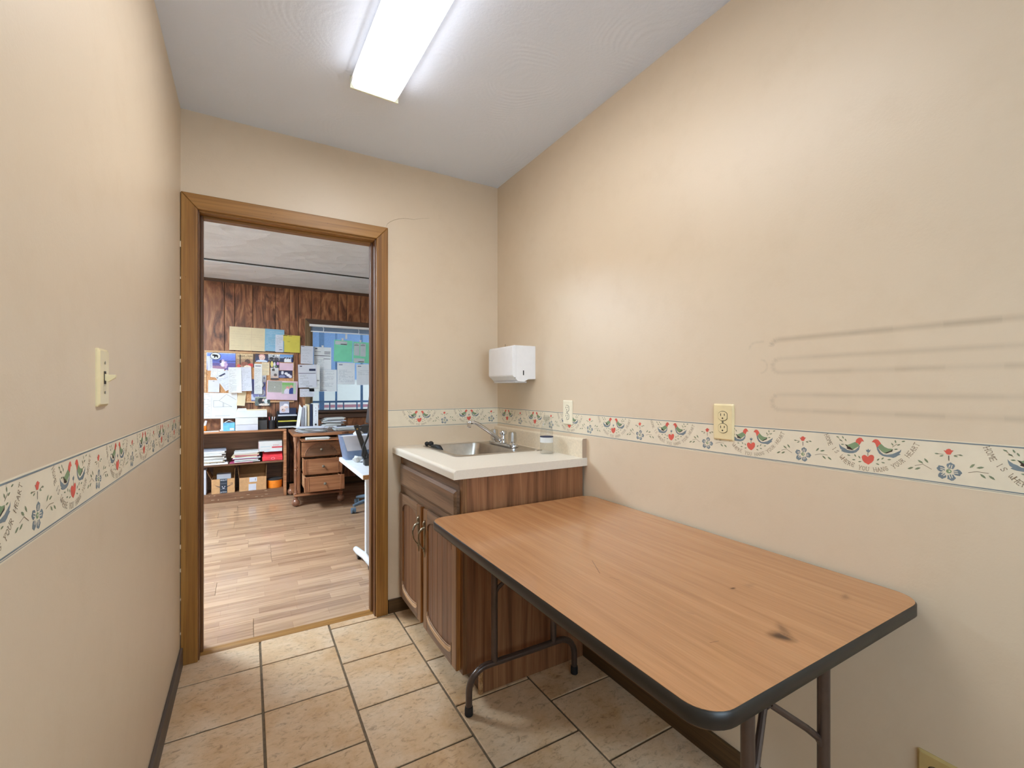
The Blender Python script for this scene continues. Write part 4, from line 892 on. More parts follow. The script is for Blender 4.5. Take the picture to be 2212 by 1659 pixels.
paper('receipt', 'tall narrow till receipt hanging mid-board', 'receipt', .35, 1.326, .08, .347, Y0-.012, 'white_paper', curl=.012, rows=(.86,.06,30,.1,.85), blocks=[(.15,.92,.85,.94,'dark_print')])
paper('recipe_list', 'beige handwritten list right of the receipt', 'note', .426, 1.443, .079, .148, Y0-.009, 'cream_paper', rows=(.92,.08,11,.08,.9))
photo('purple_photo', 'purple strip of small photos behind the receipt', .354, 1.189, .145, .266, Y0-.004, ((70,72,130),(110,110,150)), [('e',.75,.75,.2,.12,(30,30,48)),('e',.78,.76,.05,.1,(206,206,216)),('e',.72,.42,.24,.14,(150,150,160)),('r',.0,.1,.5,.35,(190,196,220)),('e',.3,.3,.2,.1,(120,120,170))], amp=.15)
photo('grey_snapshot', 'small grey snapshot under the handwritten list', .412, 1.328, .043, .08, Y0-.0045, ((180,180,186),(140,134,140)), [('e',.5,.6,.2,.2,(100,96,104))])
paper('pink_card', 'opened pink card on the lower right of the corkboard', 'card', .598, 1.193, .325, .224, Y0-.014, 'pink_paper', rot=-2, curl=.012)
photo('grey_print', 'plain grey photo mounted in the pink card', .52, 1.231, .147, .143, Y0-.0185, ((150,150,140),(158,156,148)), [('e',.5,.5,.03,.06,(226,226,226))], rot=-2)
photo('couple_photo', 'colour photo of two people hugging on the pink card', .668, 1.187, .15, .195, Y0-.0195, ((126,176,110),(196,176,186)), [('r',0,.85,1,1,(120,170,96)),('e',.4,.66,.12,.12,(214,140,140)),('e',.66,.74,.11,.11,(206,150,140)),('e',.38,.4,.22,.24,(214,204,220)),('e',.7,.45,.2,.25,(44,62,132)),('e',.4,.1,.16,.14,(232,176,186)),('e',.66,.1,.16,.12,(206,206,224)),('r',.82,.06,1,.98,(176,190,170))], rot=-2, seed=4)
photo('group_photo', 'black and white group photo hanging below the corkboard', .395, 1.068, .153, .103, Y0-.01, ((120,124,110),(90,100,100)), [('e',.4,.55,.2,.35,(46,42,48)),('e',.55,.6,.08,.14,(216,190,180)),('e',.75,.5,.14,.3,(206,210,210)),('e',.9,.5,.1,.25,(60,70,66)),('e',.6,.12,.35,.14,(226,206,190)),('r',0,.88,1,1,(176,180,160))], rot=-1, amp=.2)
# papers around the window
paper('handwritten_note', 'white handwritten reminder note on the window casing', 'note', .866, 1.622, .137, .217, OY-.026, 'cool_white_paper', rot=-1, blocks=[(.03,.95,.28,.975,'dark_print')])
hn = [o for o in bpy.data.objects if o.name.startswith('handwritten_note')][0]
mb = MB(); rr = random.Random(21)
for k, (u0, u1) in enumerate([(.1,.9),(.1,.72),(.12,.68),(.14,.6),(.18,.92)]):
    z = 1.622+(.76-.165*k-.5)*.217; x = .866+(u0-.5)*.137; xe = .866+(u1-.5)*.137; p = None
    while x < xe:
        q = (x, z+rr.uniform(-.009, .011)); x += rr.uniform(.003, .006)
        if p and rr.random() < .86: mb.add([(p[0],OY-.0272,p[1]-.0005),(q[0],OY-.0272,q[1]-.0005),(q[0],OY-.0272,q[1]+.0007),(p[0],OY-.0272,p[1]+.0007)], [(0,1,2,3)])
        p = q
obj('handwriting', mb, 'dark_print', hn, fix=False)['kind'] = 'stuff'
GW = OY+.034
inv = [(.05,.78,.4,.8,'grey_print'),(.02,.6,.95,.625,'black_print'),(.6,.79,.95,.81,'black_print'),(.6,.74,.95,.76,'black_print'),(.6,.69,.95,.71,'black_print'),(.55,.46,.95,.48,'black_print'),(.08,.91,.2,.95,'dark_print')]
paper('invoice', 'pale green-lit invoice taped inside the window top left', 'paper', 1.05, 1.591, .201, .275, GW, 'white_paper', rows=(.55,.06,14,.05,.6), blocks=inv)
inv2 = [(.02,.61,.95,.63,'dark_print'),(.6,.72,.95,.82,'dark_print'),(.1,.91,.22,.95,'dark_print'),(.4,.05,.75,.07,'grey_print')]
paper('invoice', 'grey-white invoice on the casing left of the window', 'paper', .871, 1.366, .204, .277, OY-.03, 'cool_white_paper', rot=1.5, rows=(.55,.1,13,.1,.6), blocks=inv2, curl=.006)
paper('invoice', 'partly hidden invoice between the grey invoice and the glass', 'paper', .95, 1.342, .12, .326, OY-.027, 'white_paper', rows=(.5,.06,8,.4,.95), blocks=[(.5,.4,.95,.42,'black_print')])
paper('note_slip', 'small white slip below the grey-white invoice', 'note', .867, 1.165, .16, .102, OY-.027, 'cool_white_paper', rot=.5, rows=(.8,.15,5,.08,.9), blocks=[(.0,.96,.85,1.0,'black_print')])
paper('letter_sheet', 'translucent printed letter taped on the glass bottom left', 'paper', 1.108, 1.315, .215, .274, GW-.004, 'white_paper', rows=(.92,.15,18,.05,.85), blocks=[(.05,.04,.45,.07,'grey_print')])
paper('green_form', 'plain mint green form taped on the window', 'paper', 1.294, 1.692, .222, .272, GW, 'mint_paper', rot=-1.5, blocks=[(.05,.78,.7,.95,'cool_white_paper'),(.35,.79,.68,.83,'grey_print')])
gf = paper('green_form', 'mint green form with two grey slips taped on the window', 'paper', 1.523, 1.68, .218, .272, GW, 'mint_paper', rot=-1, blocks=[(.05,.35,.36,.93,'cool_white_paper'),(.4,.32,.72,.93,'cool_white_paper'),(.05,.02,.66,.22,'cool_white_paper'),(.3,.04,.62,.08,'grey_print')])
for gx in (1.457, 1.536):
    mb = MB(); ap_ = arc(gx, 1.776, .013, 20, 160, 6)
    for q in range(6): mb.add([(ap_[q][0],GW-.002,ap_[q][1]-.0012),(ap_[q+1][0],GW-.002,ap_[q+1][1]-.0012),(ap_[q+1][0],GW-.002,ap_[q+1][1]+.0012),(ap_[q][0],GW-.002,ap_[q][1]+.0012)], [(0,1,2,3)])
    for q in range(7): mb.add([(gx-.028+q*.008,GW-.002,1.77),(gx-.022+q*.008,GW-.002,1.768),(gx-.022+q*.008,GW-.002,1.776+.004*(q%2)),(gx-.028+q*.008,GW-.002,1.776)], [(0,1,2,3)])
    obj('printed_logo', mb, 'black_print', gf, fix=False)
paper('letter_sheet', 'white handwritten letter under the plain green form', 'paper', 1.328, 1.405, .213, .276, GW-.002, 'white_paper', rows=(.66,.12,14,.1,.9), blocks=[(.1,.88,.3,.93,'grey_print')])
paper('letter_sheet', 'white handwritten letter at the right edge of the doorway view', 'paper', 1.566, 1.396, .22, .268, GW-.002, 'white_paper', rot=1.5, rows=(.7,.5,6,.1,.9), blocks=[(.08,.88,.28,.93,'grey_print')])
for k, (x, z, lab) in enumerate([(1.285, 1.838, 'the plain green form'), (1.505, 1.825, 'the green form with slips'), (1.05, 1.735, 'the invoice on the glass'), (1.33, 1.862, 'nothing, high on the glass')]):
    single('tape_piece', MB().box(x-.012, x+.012, GW-.0016, GW-.0006, z-.016, z+.016 if k < 3 else z+.05), 'white_paper', 'short white tape piece holding '+lab if k < 3 else 'lone upright white tape strip high on the window glass', 'tape')
# blind
bl = thing('window_blind', 'raised white venetian blind at the top of the office window', 'blind', (1.35, OY+.008, 1.9))
obj('headrail', MB().box(.893, 1.80, OY-.03, OY+.012, 1.972, 2.0), 'white_enamel', bl, bevel=.002)
for i in range(8): obj('slat', MB().box(.91, 1.795, OY-.012, OY+.014, 1.925+i*.006, 1.9275+i*.006), 'grey_steel', bl)
obj('bottom_rail', MB().box(.91, 1.795, OY-.012, OY+.014, 1.908, 1.92), 'white_enamel', bl, bevel=.002)
for x in (1.04, 1.46): obj('cord', MB().tube([(x, OY-.032, 1.98), (x+.015, OY-.034, 1.95), (x+.01, OY-.033, 1.92), (x+.03, OY-.03, 1.9)], .004, 6), 'white_plastic', bl)

# ------------------------------------------------------------------ bookcase and what it holds
bk = thing('bookcase', 'low brown two-shelf bookcase against the panelled wall', 'bookcase', (.0, 3.38, .0105))
bx0, bx1, by0, by1 = -.72, .624, 3.23, 3.545
obj('top_board', MB().box(bx0, bx1, by0-.006, by1, .738, .758), 'bookcase_wood', bk, bevel=.003)
for a in (bx0, bx1-.03): obj('side_panel', MB().box(a, a+.03, by0, by1, .011, .738), 'bookcase_wood', bk, bevel=.002)
obj('back_panel', MB().box(bx0+.03, bx1-.03, by1-.012, by1, .1, .738), 'bookcase_dark_wood', bk)
obj('shelf', MB().box(bx0+.03, bx1-.03, by0+.004, by1-.012, .392, .41), 'bookcase_dark_wood', bk, bevel=.002)
obj('bottom_board', MB().box(bx0+.03, bx1-.03, by0+.004, by1-.012, .082, .1), 'bookcase_dark_wood', bk)
obj('kick_board', MB().box(bx0+.03, bx1-.03, by0+.002, by0+.02, .011, .098), 'bookcase_dark_wood', bk, bevel=.002)
mb = MB(); rr = random.Random(5)
for i in range(13):
    x, z = rr.uniform(-.2,.5), rr.choice([.03,.045,.06,.09])+rr.uniform(-.006,.006); mb.box(x, x+rr.uniform(.006,.03), by0+.0012, by0+.003, z, z+.002)
obj('chipped_paint', mb, 'worn_paint_chip', bk)['kind'] = 'stuff'
TZ = .7585
tissue = thing('tissue_box', 'light blue tissue box on the bookcase', 'tissue box', (.073, 3.33, TZ))
obj('carton', MB().box(.021, .126, 3.28, 3.39, TZ, .845), 'tissue_blue', tissue, bevel=.002)
obj('tissue', MB().add([(.03,3.30,.845),(.07,3.29,.866),(.115,3.30,.852),(.12,3.37,.846),(.07,3.36,.872),(.03,3.37,.85)], [(0,1,4,5),(1,2,3,4)]), 'white_paper', tissue)
obj('print_band', MB().box(.08, .118, 3.2792, 3.2798, .765, .79), 'white_paper', tissue)
for k, (z0, z1, m_, lab) in enumerate([(TZ, .823, 'cool_white_paper', 'lower of the two white paper stacks on the bookcase'), (.8235, .896, 'white_paper', 'upper of the two white paper stacks on the bookcase')]):
    single('paper_stack', MB().box(.132, .344, 3.265, 3.5, z0, z1-.002), m_, lab, 'paper stack', bevel=.001)
single('file_tray', MB().box(.346, .434, 3.30, 3.52, TZ, .86), 'charcoal_plastic', 'dark grey box beside the white paper stacks', 'box', bevel=.003)
ff = thing('file_box', 'white file folders lying across the stack and grey box', 'file folder', (.285, 3.38, .8965))
obj('folder_block', MB().box(.137, .434, 3.31, 3.52, .8965, .972), 'white_paper', ff, bevel=.003)
obj('folder_tab', MB().prism([(.145,.972),(.24,.972),(.232,.997),(.152,.997)], 'xz', 3.34, 3.342), 'white_paper', ff)
obj('folder_sheet', MB().box(.142, .43, 3.345, 3.347, .972, .985), 'cream_paper', ff)
cp = thing('pen_cup', 'black mesh cup of pens on the bookcase', 'pen cup', (.484, 3.33, TZ))
shade_auto(obj('cup', MB().lathe([(.034,TZ),(.037,TZ+.1),(.034,TZ+.1),(.032,TZ+.006),(.002,TZ+.005)], (.484,3.33,0), 20), 'black_plastic', cp), 50)
for (dx, dy, tx, m_) in [(-.015,0,-.02,'red_print'),(.0,.01,.004,'white_plastic'),(.012,-.008,.02,'white_plastic'),(.004,.014,-.008,'black_plastic')]:
    obj('pen', MB().tube([(.484+dx*.4,3.33+dy,TZ+.01),(.484+dx+tx*.8,3.33+dy,TZ+.138)], .004, 6), m_, cp)
tr = thing('letter_tray', 'black stacked letter trays on the bookcase end', 'letter tray', (.6, 3.42, TZ))
for k in range(3):
    z = TZ+.002+k*.066
    obj('tray_shelf', MB().box(.535, .745, 3.34, 3.53, z, z+.006), 'black_plastic', tr, bevel=.001)
for x in (.532, .742): obj('tray_side', MB().box(x, x+.006, 3.36, 3.53, TZ+.001, TZ+.17), 'black_plastic', tr)
obj('tray_back', MB().box(.538, .742, 3.522, 3.53, TZ+.001, TZ+.19), 'black_plastic', tr)
for k, (m_, lab) in enumerate([('white_paper','white papers in the lowest letter tray'),('yellow_paper','pale yellow papers in the middle letter tray'),('cool_white_paper','white papers on the top letter tray')]):
    z = TZ+.0095+k*.066; single('paper_stack', MB().box(.545, .738, 3.335, 3.51, z, z+.012), m_, lab, 'paper stack', bevel=.001)
single('document_box', MB().box(.57, .74, 3.46, 3.52, TZ+.154, TZ+.228), 'navy_binder', 'dark box standing on the letter trays', 'box', bevel=.002)
photo('embrace_photo', 'pale photo of two faces leaning on the letter trays', .615, .998, .1, .135, 3.45, ((150,150,166),(214,208,220)), [('e',.65,.6,.28,.2,(236,232,238)),('e',.35,.4,.3,.22,(232,212,206)),('e',.4,.22,.2,.14,(206,170,156)),('e',.3,.3,.06,.06,(120,96,96)),('e',.7,.5,.2,.1,(216,186,176))], cat='photo', group='photos in the office')
lampish = thing('jar', 'small orange jar with a white-capped bottle on the bookcase', 'jar', (-.16, 3.40, TZ))
shade_auto(obj('jar_body', MB().lathe([(.03,TZ),(.034,TZ+.01),(.034,TZ+.05),(.028,TZ+.058)], (-.165,3.40,0), 18), 'orange_plastic', lampish), 40)
shade_auto(obj('cap_bottle', MB().tube([(-.15,3.395,TZ+.058),(-.143,3.39,TZ+.085),(-.138,3.388,TZ+.11)], [.012,.012,.011], 12), 'white_plastic', lampish), 50)
single('ruler_stand', MB().box(-.004, .016, 3.36, 3.372, TZ, .905).box(-.012, .022, 3.335, 3.39, TZ, TZ+.012), 'white_plastic', 'thin white upright stand beside the tissue box', 'stand', bevel=.002)
single('white_mat', MB().box(-.24, -.02, 3.26, 3.34, TZ, TZ+.003), 'white_paper', 'white sheet lying flat at the left of the bookcase top', 'paper')
# middle shelf
SZ = .4105
def sheets(n, x0, x1, y0, y1, z0, dz, lab, grp, mats, jit=.018):
    z = z0; rr = random.Random(int(x0*1000)+n)
    root = thing('paper_pile', lab, 'paper pile', ((x0+x1)/2, (y0+y1)/2, z0), grp)
    for k in range(n):
        a, b = rr.uniform(-jit, jit), rr.uniform(-jit, jit*.4); h = dz*rr.uniform(.5, 1.3); m_ = rr.choice(mats)
        obj('sheaf', MB().box(x0+a, x1+rr.uniform(-jit, jit), y0+b, y1, z, z+h, rz=R(rr.uniform(-4, 4))), m_, root, bevel=.0008, seg=1); z += h+.0006
    return z
pm = ['white_paper','cool_white_paper','white_paper','cream_paper','grey_print','white_paper','cool_white_paper']
kb = thing('keyboard', 'white computer keyboard under the left paper pile', 'keyboard', (-.1, 3.33, SZ))
obj('case', MB().box(-.36, .065, 3.235, 3.37, SZ, SZ+.016), 'white_plastic', kb, bevel=.003)
for i in range(20): obj('key_row', MB().box(-.35+i*.0205, -.333+i*.0205, 3.245, 3.36, SZ+.016, SZ+.021), 'cool_white_paper' if i%3 else 'grey_print', kb, bevel=.001)
sheets(9, -.32, .03, 3.25, 3.48, SZ+.022, .0155, 'left uneven paper pile on the middle shelf over the keyboard', 'paper piles on the middle shelf', pm)
zm = sheets(9, .12, .345, 3.235, 3.48, SZ+.02, .0105, 'middle uneven paper pile on the middle shelf', 'paper piles on the middle shelf', pm+['magenta_paper'])
single('pink_folder', MB().box(.085, .30, 3.232, 3.45, SZ+.002, SZ+.01, rz=R(-3)), 'magenta_paper', 'pink folder under the middle paper pile', 'folder', bevel=.001)
single('white_folder', MB().box(.12, .36, 3.222, 3.45, SZ+.0105, SZ+.019, rz=R(2)), 'white_paper', 'white folder on the pink folder under the middle pile', 'folder', bevel=.001)
re = thing('red_envelope', 'red padded mailer lying on the shelf right end', 'mailer', (.495, 3.36, SZ))
obj('mailer_body', MB().box(.385, .588, 3.25, 3.47, SZ, SZ+.05), 'red_envelope', re, bevel=.008)
obj('mailer_flap', MB().prism([(3.252,SZ+.05),(3.36,SZ+.098),(3.47,SZ+.1),(3.47,SZ+.05)], 'yz', .39, .585), 'red_envelope', re, bevel=.004)
mb = MB()
for k in range(9): a = 2*math.pi*k/9; mb.add([(.49+.016*math.cos(a)-.004,3.2492,SZ+.026+.012*math.sin(a)-.002),(.49+.016*math.cos(a)+.004,3.2492,SZ+.026+.012*math.sin(a)-.002),(.49+.016*math.cos(a),3.2492,SZ+.026+.012*math.sin(a)+.004)], [(0,1,2)])
obj('white_emblem', mb, 'pink_paper', re, fix=False)['kind'] = 'stuff'
single('loose_papers', MB().box(.40, .575, 3.255, 3.46, SZ+.1015, SZ+.106, rz=R(3)), 'cool_white_paper', 'loose sheets between the red mailer and the white carton', 'paper', bevel=.001)
sb = thing('carton', 'white and red paper ream carton on top of the red mailer', 'carton', (.48, 3.37, SZ+.107))
z0 = SZ+.1065
obj('carton_body', MB().box(.352, .585, 3.27, 3.48, z0, z0+.108, rz=R(-2)), 'white_paper', sb, bevel=.002)
pf = lambda x, z: (x, 3.2685+(x-.47)*-.035, z)
mb = MB().add([pf(.48,z0+.035), pf(.583,z0+.035), pf(.583,z0+.05), pf(.48,z0+.05)], [(0,1,2,3)]); obj('red_stripe', mb, 'red_print', sb, fix=False)
mb = MB(); put_text(mb, 'STAPLES', .016, pf(.52, z0+.065)); obj('lettering', mb, 'red_print', sb, fix=False)
mb = MB().add([pf(.37,z0+.05), pf(.46,z0+.05), pf(.46,z0+.053), pf(.37,z0+.053)], [(0,1,2,3)]).add([pf(.37,z0+.015), pf(.46,z0+.015), pf(.46,z0+.0165), pf(.37,z0+.0165)], [(0,1,2,3)]); obj('blue_rule', mb, 'blue_paper', sb, fix=False)
obj('red_edge', MB().box(.3515, .3535, 3.272, 3.30, z0+.002, z0+.106), 'red_print', sb)
# bottom shelf
BZ = .1005
for k in range(3):
    z = BZ+k*.087; w_ = thing('white_box', ['lowest','middle','topmost'][k]+' of three small white boxes stacked at the bookcase left', 'box', (-.18, 3.34, z), 'small white boxes on the bottom shelf')
    obj('box_body', MB().box(-.235, -.13, 3.26, 3.42, z, z+.086), 'cool_white_paper', w_, bevel=.002)
    obj('box_label', MB().box(-.16, -.152, 3.2592, 3.2598, z+.03, z+.062), 'dark_print', w_)
def carton(name, label, x0, x1, y0, y1, z0, z1, flaps):
    t = thing(name, label, 'cardboard box', ((x0+x1)/2, (y0+y1)/2, z0)); e = .004
    obj('box_wall', MB().box(x0, x1, y0, y0+e, z0, z1).box(x0, x1, y1-e, y1, z0, z1).box(x0, x0+e, y0+e, y1-e, z0, z1).box(x1-e, x1, y0+e, y1-e, z0, z1).box(x0+e, x1-e, y0+e, y1-e, z0, z0+e), 'cardboard', t)
    for fpts in flaps:
        q = [Vector(p) for p in fpts]; nn = (q[1]-q[0]).cross(q[2]-q[0]).normalized()*.003
        obj('flap', MB().add([p for p in q]+[p+nn for p in q], [(0,1,2,3),(7,6,5,4)]+[(i,(i+1)%4,4+(i+1)%4,4+i) for i in range(4)]), 'cardboard_inside', t)
    return t
x0, x1, y0, y1, zz0, zz1 = -.083, .126, 3.262, 3.5, BZ, .252
am = carton('cardboard_box', 'open cardboard box with dark printed tape and arrow logo', x0, x1, y0, y1, zz0, zz1, [[(x0,y0,zz1),(x0-.042,y0+.02,zz1+.095),(x0-.042,y1-.01,zz1+.095),(x0,y1,zz1)], [(x1,y0,zz1),(x1+.004,y0+.01,zz1+.1),(x1+.004,y1-.01,zz1+.1),(x1,y1,zz1)], [(x0,y1,zz1),(x0+.005,y1+.01,zz1+.11),(x1-.005,y1+.01,zz1+.11),(x1,y1,zz1)]])
tp = obj('tape', MB().box(-.008, .058, y0-.0012, y0-.0004, zz0+.001, zz1+.001), 'dark_tape', am)
yf = y0-.0018
mb = MB(); put_text(mb, 'prime', .024, (.025, yf, zz1-.014), (-1,0,0), (0,0,-1)); put_text(mb, 'prime', .024, (.025, yf, zz0+.014)); 
for (u, v) in ((.014,.082),(.036,.082),(.02,.066),(.03,.066)): mb.add([(u+.005*math.cos(R(a)), yf, zz0+v-.012+.005*math.sin(R(a))) for a in range(0,360,60)], [tuple(range(6))])
obj('lettering', mb, 'cool_white_paper', tp, fix=False)
for zf in (zz1-.05, zz0+.042):
    obj('tape_rule', MB().add([(-.003,yf,zf),(.053,yf,zf),(.053,yf,zf+.002),(-.003,yf,zf+.002)], [(0,1,2,3)]), 'grey_print', tp, fix=False)
mb = MB(); sm = [(x, zz0+.088-.026*math.sin(math.pi*(x+.05)/.15)) for x in [-.05+.15*i/16 for i in range(17)]]
for i in range(16):
    (a, b), (c, d) = sm[i], sm[i+1]
    if a > -.0085 and c < .0585: continue
    w0 = .003*math.sin(math.pi*(i+.5)/16)+.0015; mb.add([(a,yf,b-w0),(c,yf,d-w0),(c,yf,d+w0),(a,yf,b+w0)], [(0,1,2,3)])
mb.add([(.085,yf,zz0+.1),(.108,yf,zz0+.106),(.103,yf,zz0+.082),(.1,yf,zz0+.083),(.103,yf,zz0+.101),(.086,yf,zz0+.096)], [(0,1,2,3,4,5)])
obj('arrow_logo', mb, 'dark_tape', am, fix=False)
single('small_carton', MB().box(-.04, .09, 3.33, 3.43, BZ+.14, .292), 'cool_white_paper', 'small white carton inside the box with arrow logo', 'carton', bevel=.002)
x0, x1, zz1 = .168, .425, .246
c2 = carton('cardboard_box', 'open cardboard box with two white labels', x0, x1, y0, y1, zz0, zz1, [[(x0,y0,zz1),(x0-.012,y0+.02,zz1+.115),(x0-.012,y1-.01,zz1+.115),(x0,y1,zz1)], [(x1,y0,zz1),(x1+.004,y0+.01,zz1+.12),(x1+.004,y1-.01,zz1+.12),(x1,y1,zz1)], [(x0,y1,zz1),(x0+.005,y1+.01,zz1+.13),(x1-.005,y1+.01,zz1+.13),(x1,y1,zz1)]])
for (a, b, c, d) in ((.262, .335, zz1-.052, zz1-.002), (.255, .327, zz0+.002, zz0+.072)): obj('label_sticker', MB().box(a, b, y0-.0012, y0-.0004, c, d), 'cool_white_paper', c2)
obj('label_print', MB().box(.318, .322, y0-.0018, y0-.0013, zz1-.04, zz1-.015), 'dark_print', c2)
ot = thing('orange_tub', 'orange round tub with a dark lid on the bottom shelf', 'tub', (.512, 3.345, BZ))
shade_auto(obj('tub_body', MB().lathe([(.072,BZ),(.076,BZ+.085)], (.512,3.345,0), 28), 'orange_plastic', ot), 40)
shade_auto(obj('tub_lid', MB().lathe([(.078,BZ+.085),(.079,BZ+.1),(.068,BZ+.104),(.01,BZ+.106)], (.512,3.345,0), 28), 'charcoal_plastic', ot), 40)

# ------------------------------------------------------------------ antique desk
dk = thing('antique_desk', 'antique carved wooden desk with turned columns and open drawers', 'desk', (1.25, 2.95, .0105))
dz = .750
obj('desk_top', MB().prism([(.645,2.66),(.645,3.3),(2.3,3.3),(2.3,2.66),(1.9,2.66),(1.75,2.72),(1.45,2.76),(1.2,2.72),(1.12,2.66)], 'xy', dz-.03, dz), 'antique_desk_wood_cross', dk, bevel=.006)
for px in (.70, 1.93):
    obj('pedestal_side', MB().box(px, px+.018, 2.70, 3.26, .13, dz-.03), 'antique_desk_wood', dk)
    obj('pedestal_side', MB().box(px+.372, px+.39, 2.70, 3.26, .13, dz-.03), 'antique_desk_wood', dk)
    obj('pedestal_back', MB().box(px, px+.39, 3.26, 3.275, .13, dz-.03), 'antique_desk_wood', dk)
    obj('platform', MB().box(px-.045, px+.425, 2.63, 3.28, .112, .132), 'antique_desk_wood_cross', dk, bevel=.004)
    for cx in (px-.028, px+.408):
        for cy in (2.66, 3.25):
            pr = [(.016,.132),(.02,.14),(.012,.15),(.018,.165),(.009,.18),(.011,.19),(.017,.3),(.013,.36),(.02,.375),(.011,.39),(.02,.405),(.012,.42),(.018,.47),(.01,.56),(.009,.6),(.016,.62),(.01,.635),(.018,.66),(.024,.68),(.024,dz-.03)]
            if cy < 3: shade_auto(obj('turned_column', MB().lathe(pr, (cx,cy,0), 16), 'antique_turned_wood', dk), 60)
            shade_auto(obj('ball_foot', MB().lathe([(.012,.0115),(.03,.022),(.039,.045),(.034,.07),(.018,.084),(.022,.095),(.015,.104),(.02,.112)], (cx,cy,0), 18), 'antique_turned_wood', dk), 60)
obj('writing_slide', MB().box(.712, 1.078, 2.505, 3.0, .682, .695), 'antique_desk_wood_cross', dk, bevel=.002)
def drawer(z0, z1, yf, arch=False):
    x0, x1, xs0, xs1 = .72, 1.093, .733, 1.06
    d = obj('drawer', MB().box(x0, x1, yf, yf+.018, z0, z1), 'antique_desk_wood_cross', dk, bevel=.002)
    obj('drawer_box', MB().box(xs0, xs0+.01, yf+.018, yf+.5, z0+.01, z1-.012).box(xs1-.01, xs1, yf+.018, yf+.5, z0+.01, z1-.012).box(xs0+.01, xs1-.01, yf+.49, yf+.5, z0+.01, z1-.012).box(xs0+.01, xs1-.01, yf+.018, yf+.49, z0+.01, z0+.016), 'drawer_side_wood', d)
    xc, zc = (x0+x1)/2, (z0+z1)/2
    if arch:
        ou = [(xc+.155*math.cos(R(a)), z0+.012+.125*math.sin(R(a))) for a in range(0, 181, 12)]; n = len(ou)
        obj('arch_panel', MB().prism(ou, 'xz', yf-.003, yf+.001), 'bookcase_dark_wood', d)
        obj('arch_bead', MB().tube([(u, yf-.004, v) for u, v in ou], .0035, 6), 'antique_turned_wood', d)
        mb = MB()
        for a in range(14, 180, 19): mb.lathe([(.006,-.005),(.009,-.003),(.009,0)], (xc+.14*math.cos(R(a)), yf-.001, z0+.012+.11*math.sin(R(a))), 8, axis='y')
        obj('carved_bead', mb, 'antique_turned_wood', d)['kind'] = 'stuff'; zc = z0+.07
    else:
        for a in (x0+.004, x1-.044):
            for k in range(3): obj('reeded_strip', MB().box(a+k*.014, a+k*.014+.01, yf-.004, yf+.001, z0+.004, z1-.004), 'antique_desk_wood', d, bevel=.002)
    kn = obj('knob', MB().lathe([(.004,0),(.005,-.01),(.013,-.014),(.014,-.02),(.008,-.024)], (xc, yf, zc), 14, axis='y'), 'screw_metal', d); shade_auto(kn, 50)
drawer(.515, .665, 2.60, True); drawer(.355, .508, 2.46); drawer(.205, .35, 2.35)
# on the desk
DZ_ = dz+.0005
for k, (x, w_, h_, m_, lab) in enumerate([(.775,.018,.25,'grey_print','grey magazine file leftmost on the antique desk'),(.798,.016,.27,'white_paper','white folder second in the row on the desk'),(.82,.02,.285,'cream_paper','tan-edged catalogue third in the row on the desk'),(.848,.024,.29,'navy_binder','navy binder next to the white binder on the desk')]):
    single('binder', MB().box(x, x+w_, 3.06, 3.26, DZ_, DZ_+h_, rz=R(random.uniform(-3,3))), m_, lab, 'binder', 'row of files on the antique desk', bevel=.002)
wbd = thing('binder', 'white ring binder with a black spine dot on the desk', 'binder', (.907, 3.16, DZ_), 'row of files on the antique desk')
obj('cover', MB().box(.88, .934, 3.06, 3.27, DZ_, DZ_+.295), 'white_binder', wbd, bevel=.003)
obj('spine_hole', MB().lathe([(.011,3.0588),(.011,3.0598)], (.907,0,DZ_+.06), 16, axis='y'), 'black_plastic', wbd)
obj('spine_hole', MB().lathe([(.004,3.0588),(.004,3.0598)], (.907,0,DZ_+.245), 10, axis='y'), 'dark_print', wbd)
obj('spine_print', MB().box(.899, .915, 3.0588, 3.0598, DZ_+.2, DZ_+.222).box(.9, .914, 3.0588, 3.0598, DZ_+.178, DZ_+.19).box(.9, .914, 3.0588, 3.0598, DZ_+.16, DZ_+.168), 'pale_print', wbd)
single('loose_papers', MB().add([(.70,3.0,DZ_+.03),(.735,2.99,DZ_+.03),(.77,3.1,DZ_+.25),(.745,3.12,DZ_+.29)], [(0,1,2,3)]), 'white_paper', 'bent white sheet leaning left of the files', 'paper')
rr = random.Random(11)
def pile(name, lab, x0, x1, y0, y1, z, n, dz_, grp='loose papers on the antique desk', spread=.03, mats=pm[:4]):
    root = thing(name, lab, 'paper pile', ((x0+x1)/2, (y0+y1)/2, z), grp)
    for k in range(n):
        a, b = rr.uniform(-spread, spread), rr.uniform(-spread*.6, spread*.6)
        obj('sheet', MB().box(x0+a, x1+a, y0+b, y1+b, z+k*dz_, z+(k+.9)*dz_, rz=R(rr.uniform(-14, 14))), rr.choice(mats), root)
pile('paper_pile', 'spread papers along the front of the antique desk', .72, .98, 2.71, 2.94, DZ_, 18, .003, mats=['white_paper','cool_white_paper'])
pile('paper_pile', 'papers covering the middle of the antique desk', 1.09, 1.34, 2.76, 2.95, DZ_, 14, .003, mats=['white_paper','cool_white_paper'])
pile('paper_pile', 'tall slipping paper pile under the window', 1.0, 1.20, 3.05, 3.23, DZ_, 16, .008, spread=.028, mats=['white_paper','white_paper','cool_white_paper'])
pile('paper_pile', 'papers on the pulled-out writing slide', .76, .98, 2.525, 2.635, .6955, 4, .004, spread=.006)
single('stapler', MB().box(1.10, 1.2, 2.86, 2.89, DZ_+.0375, DZ_+.052, rz=R(12)), 'black_plastic', 'small black stapler on the desk papers', 'stapler', bevel=.004)
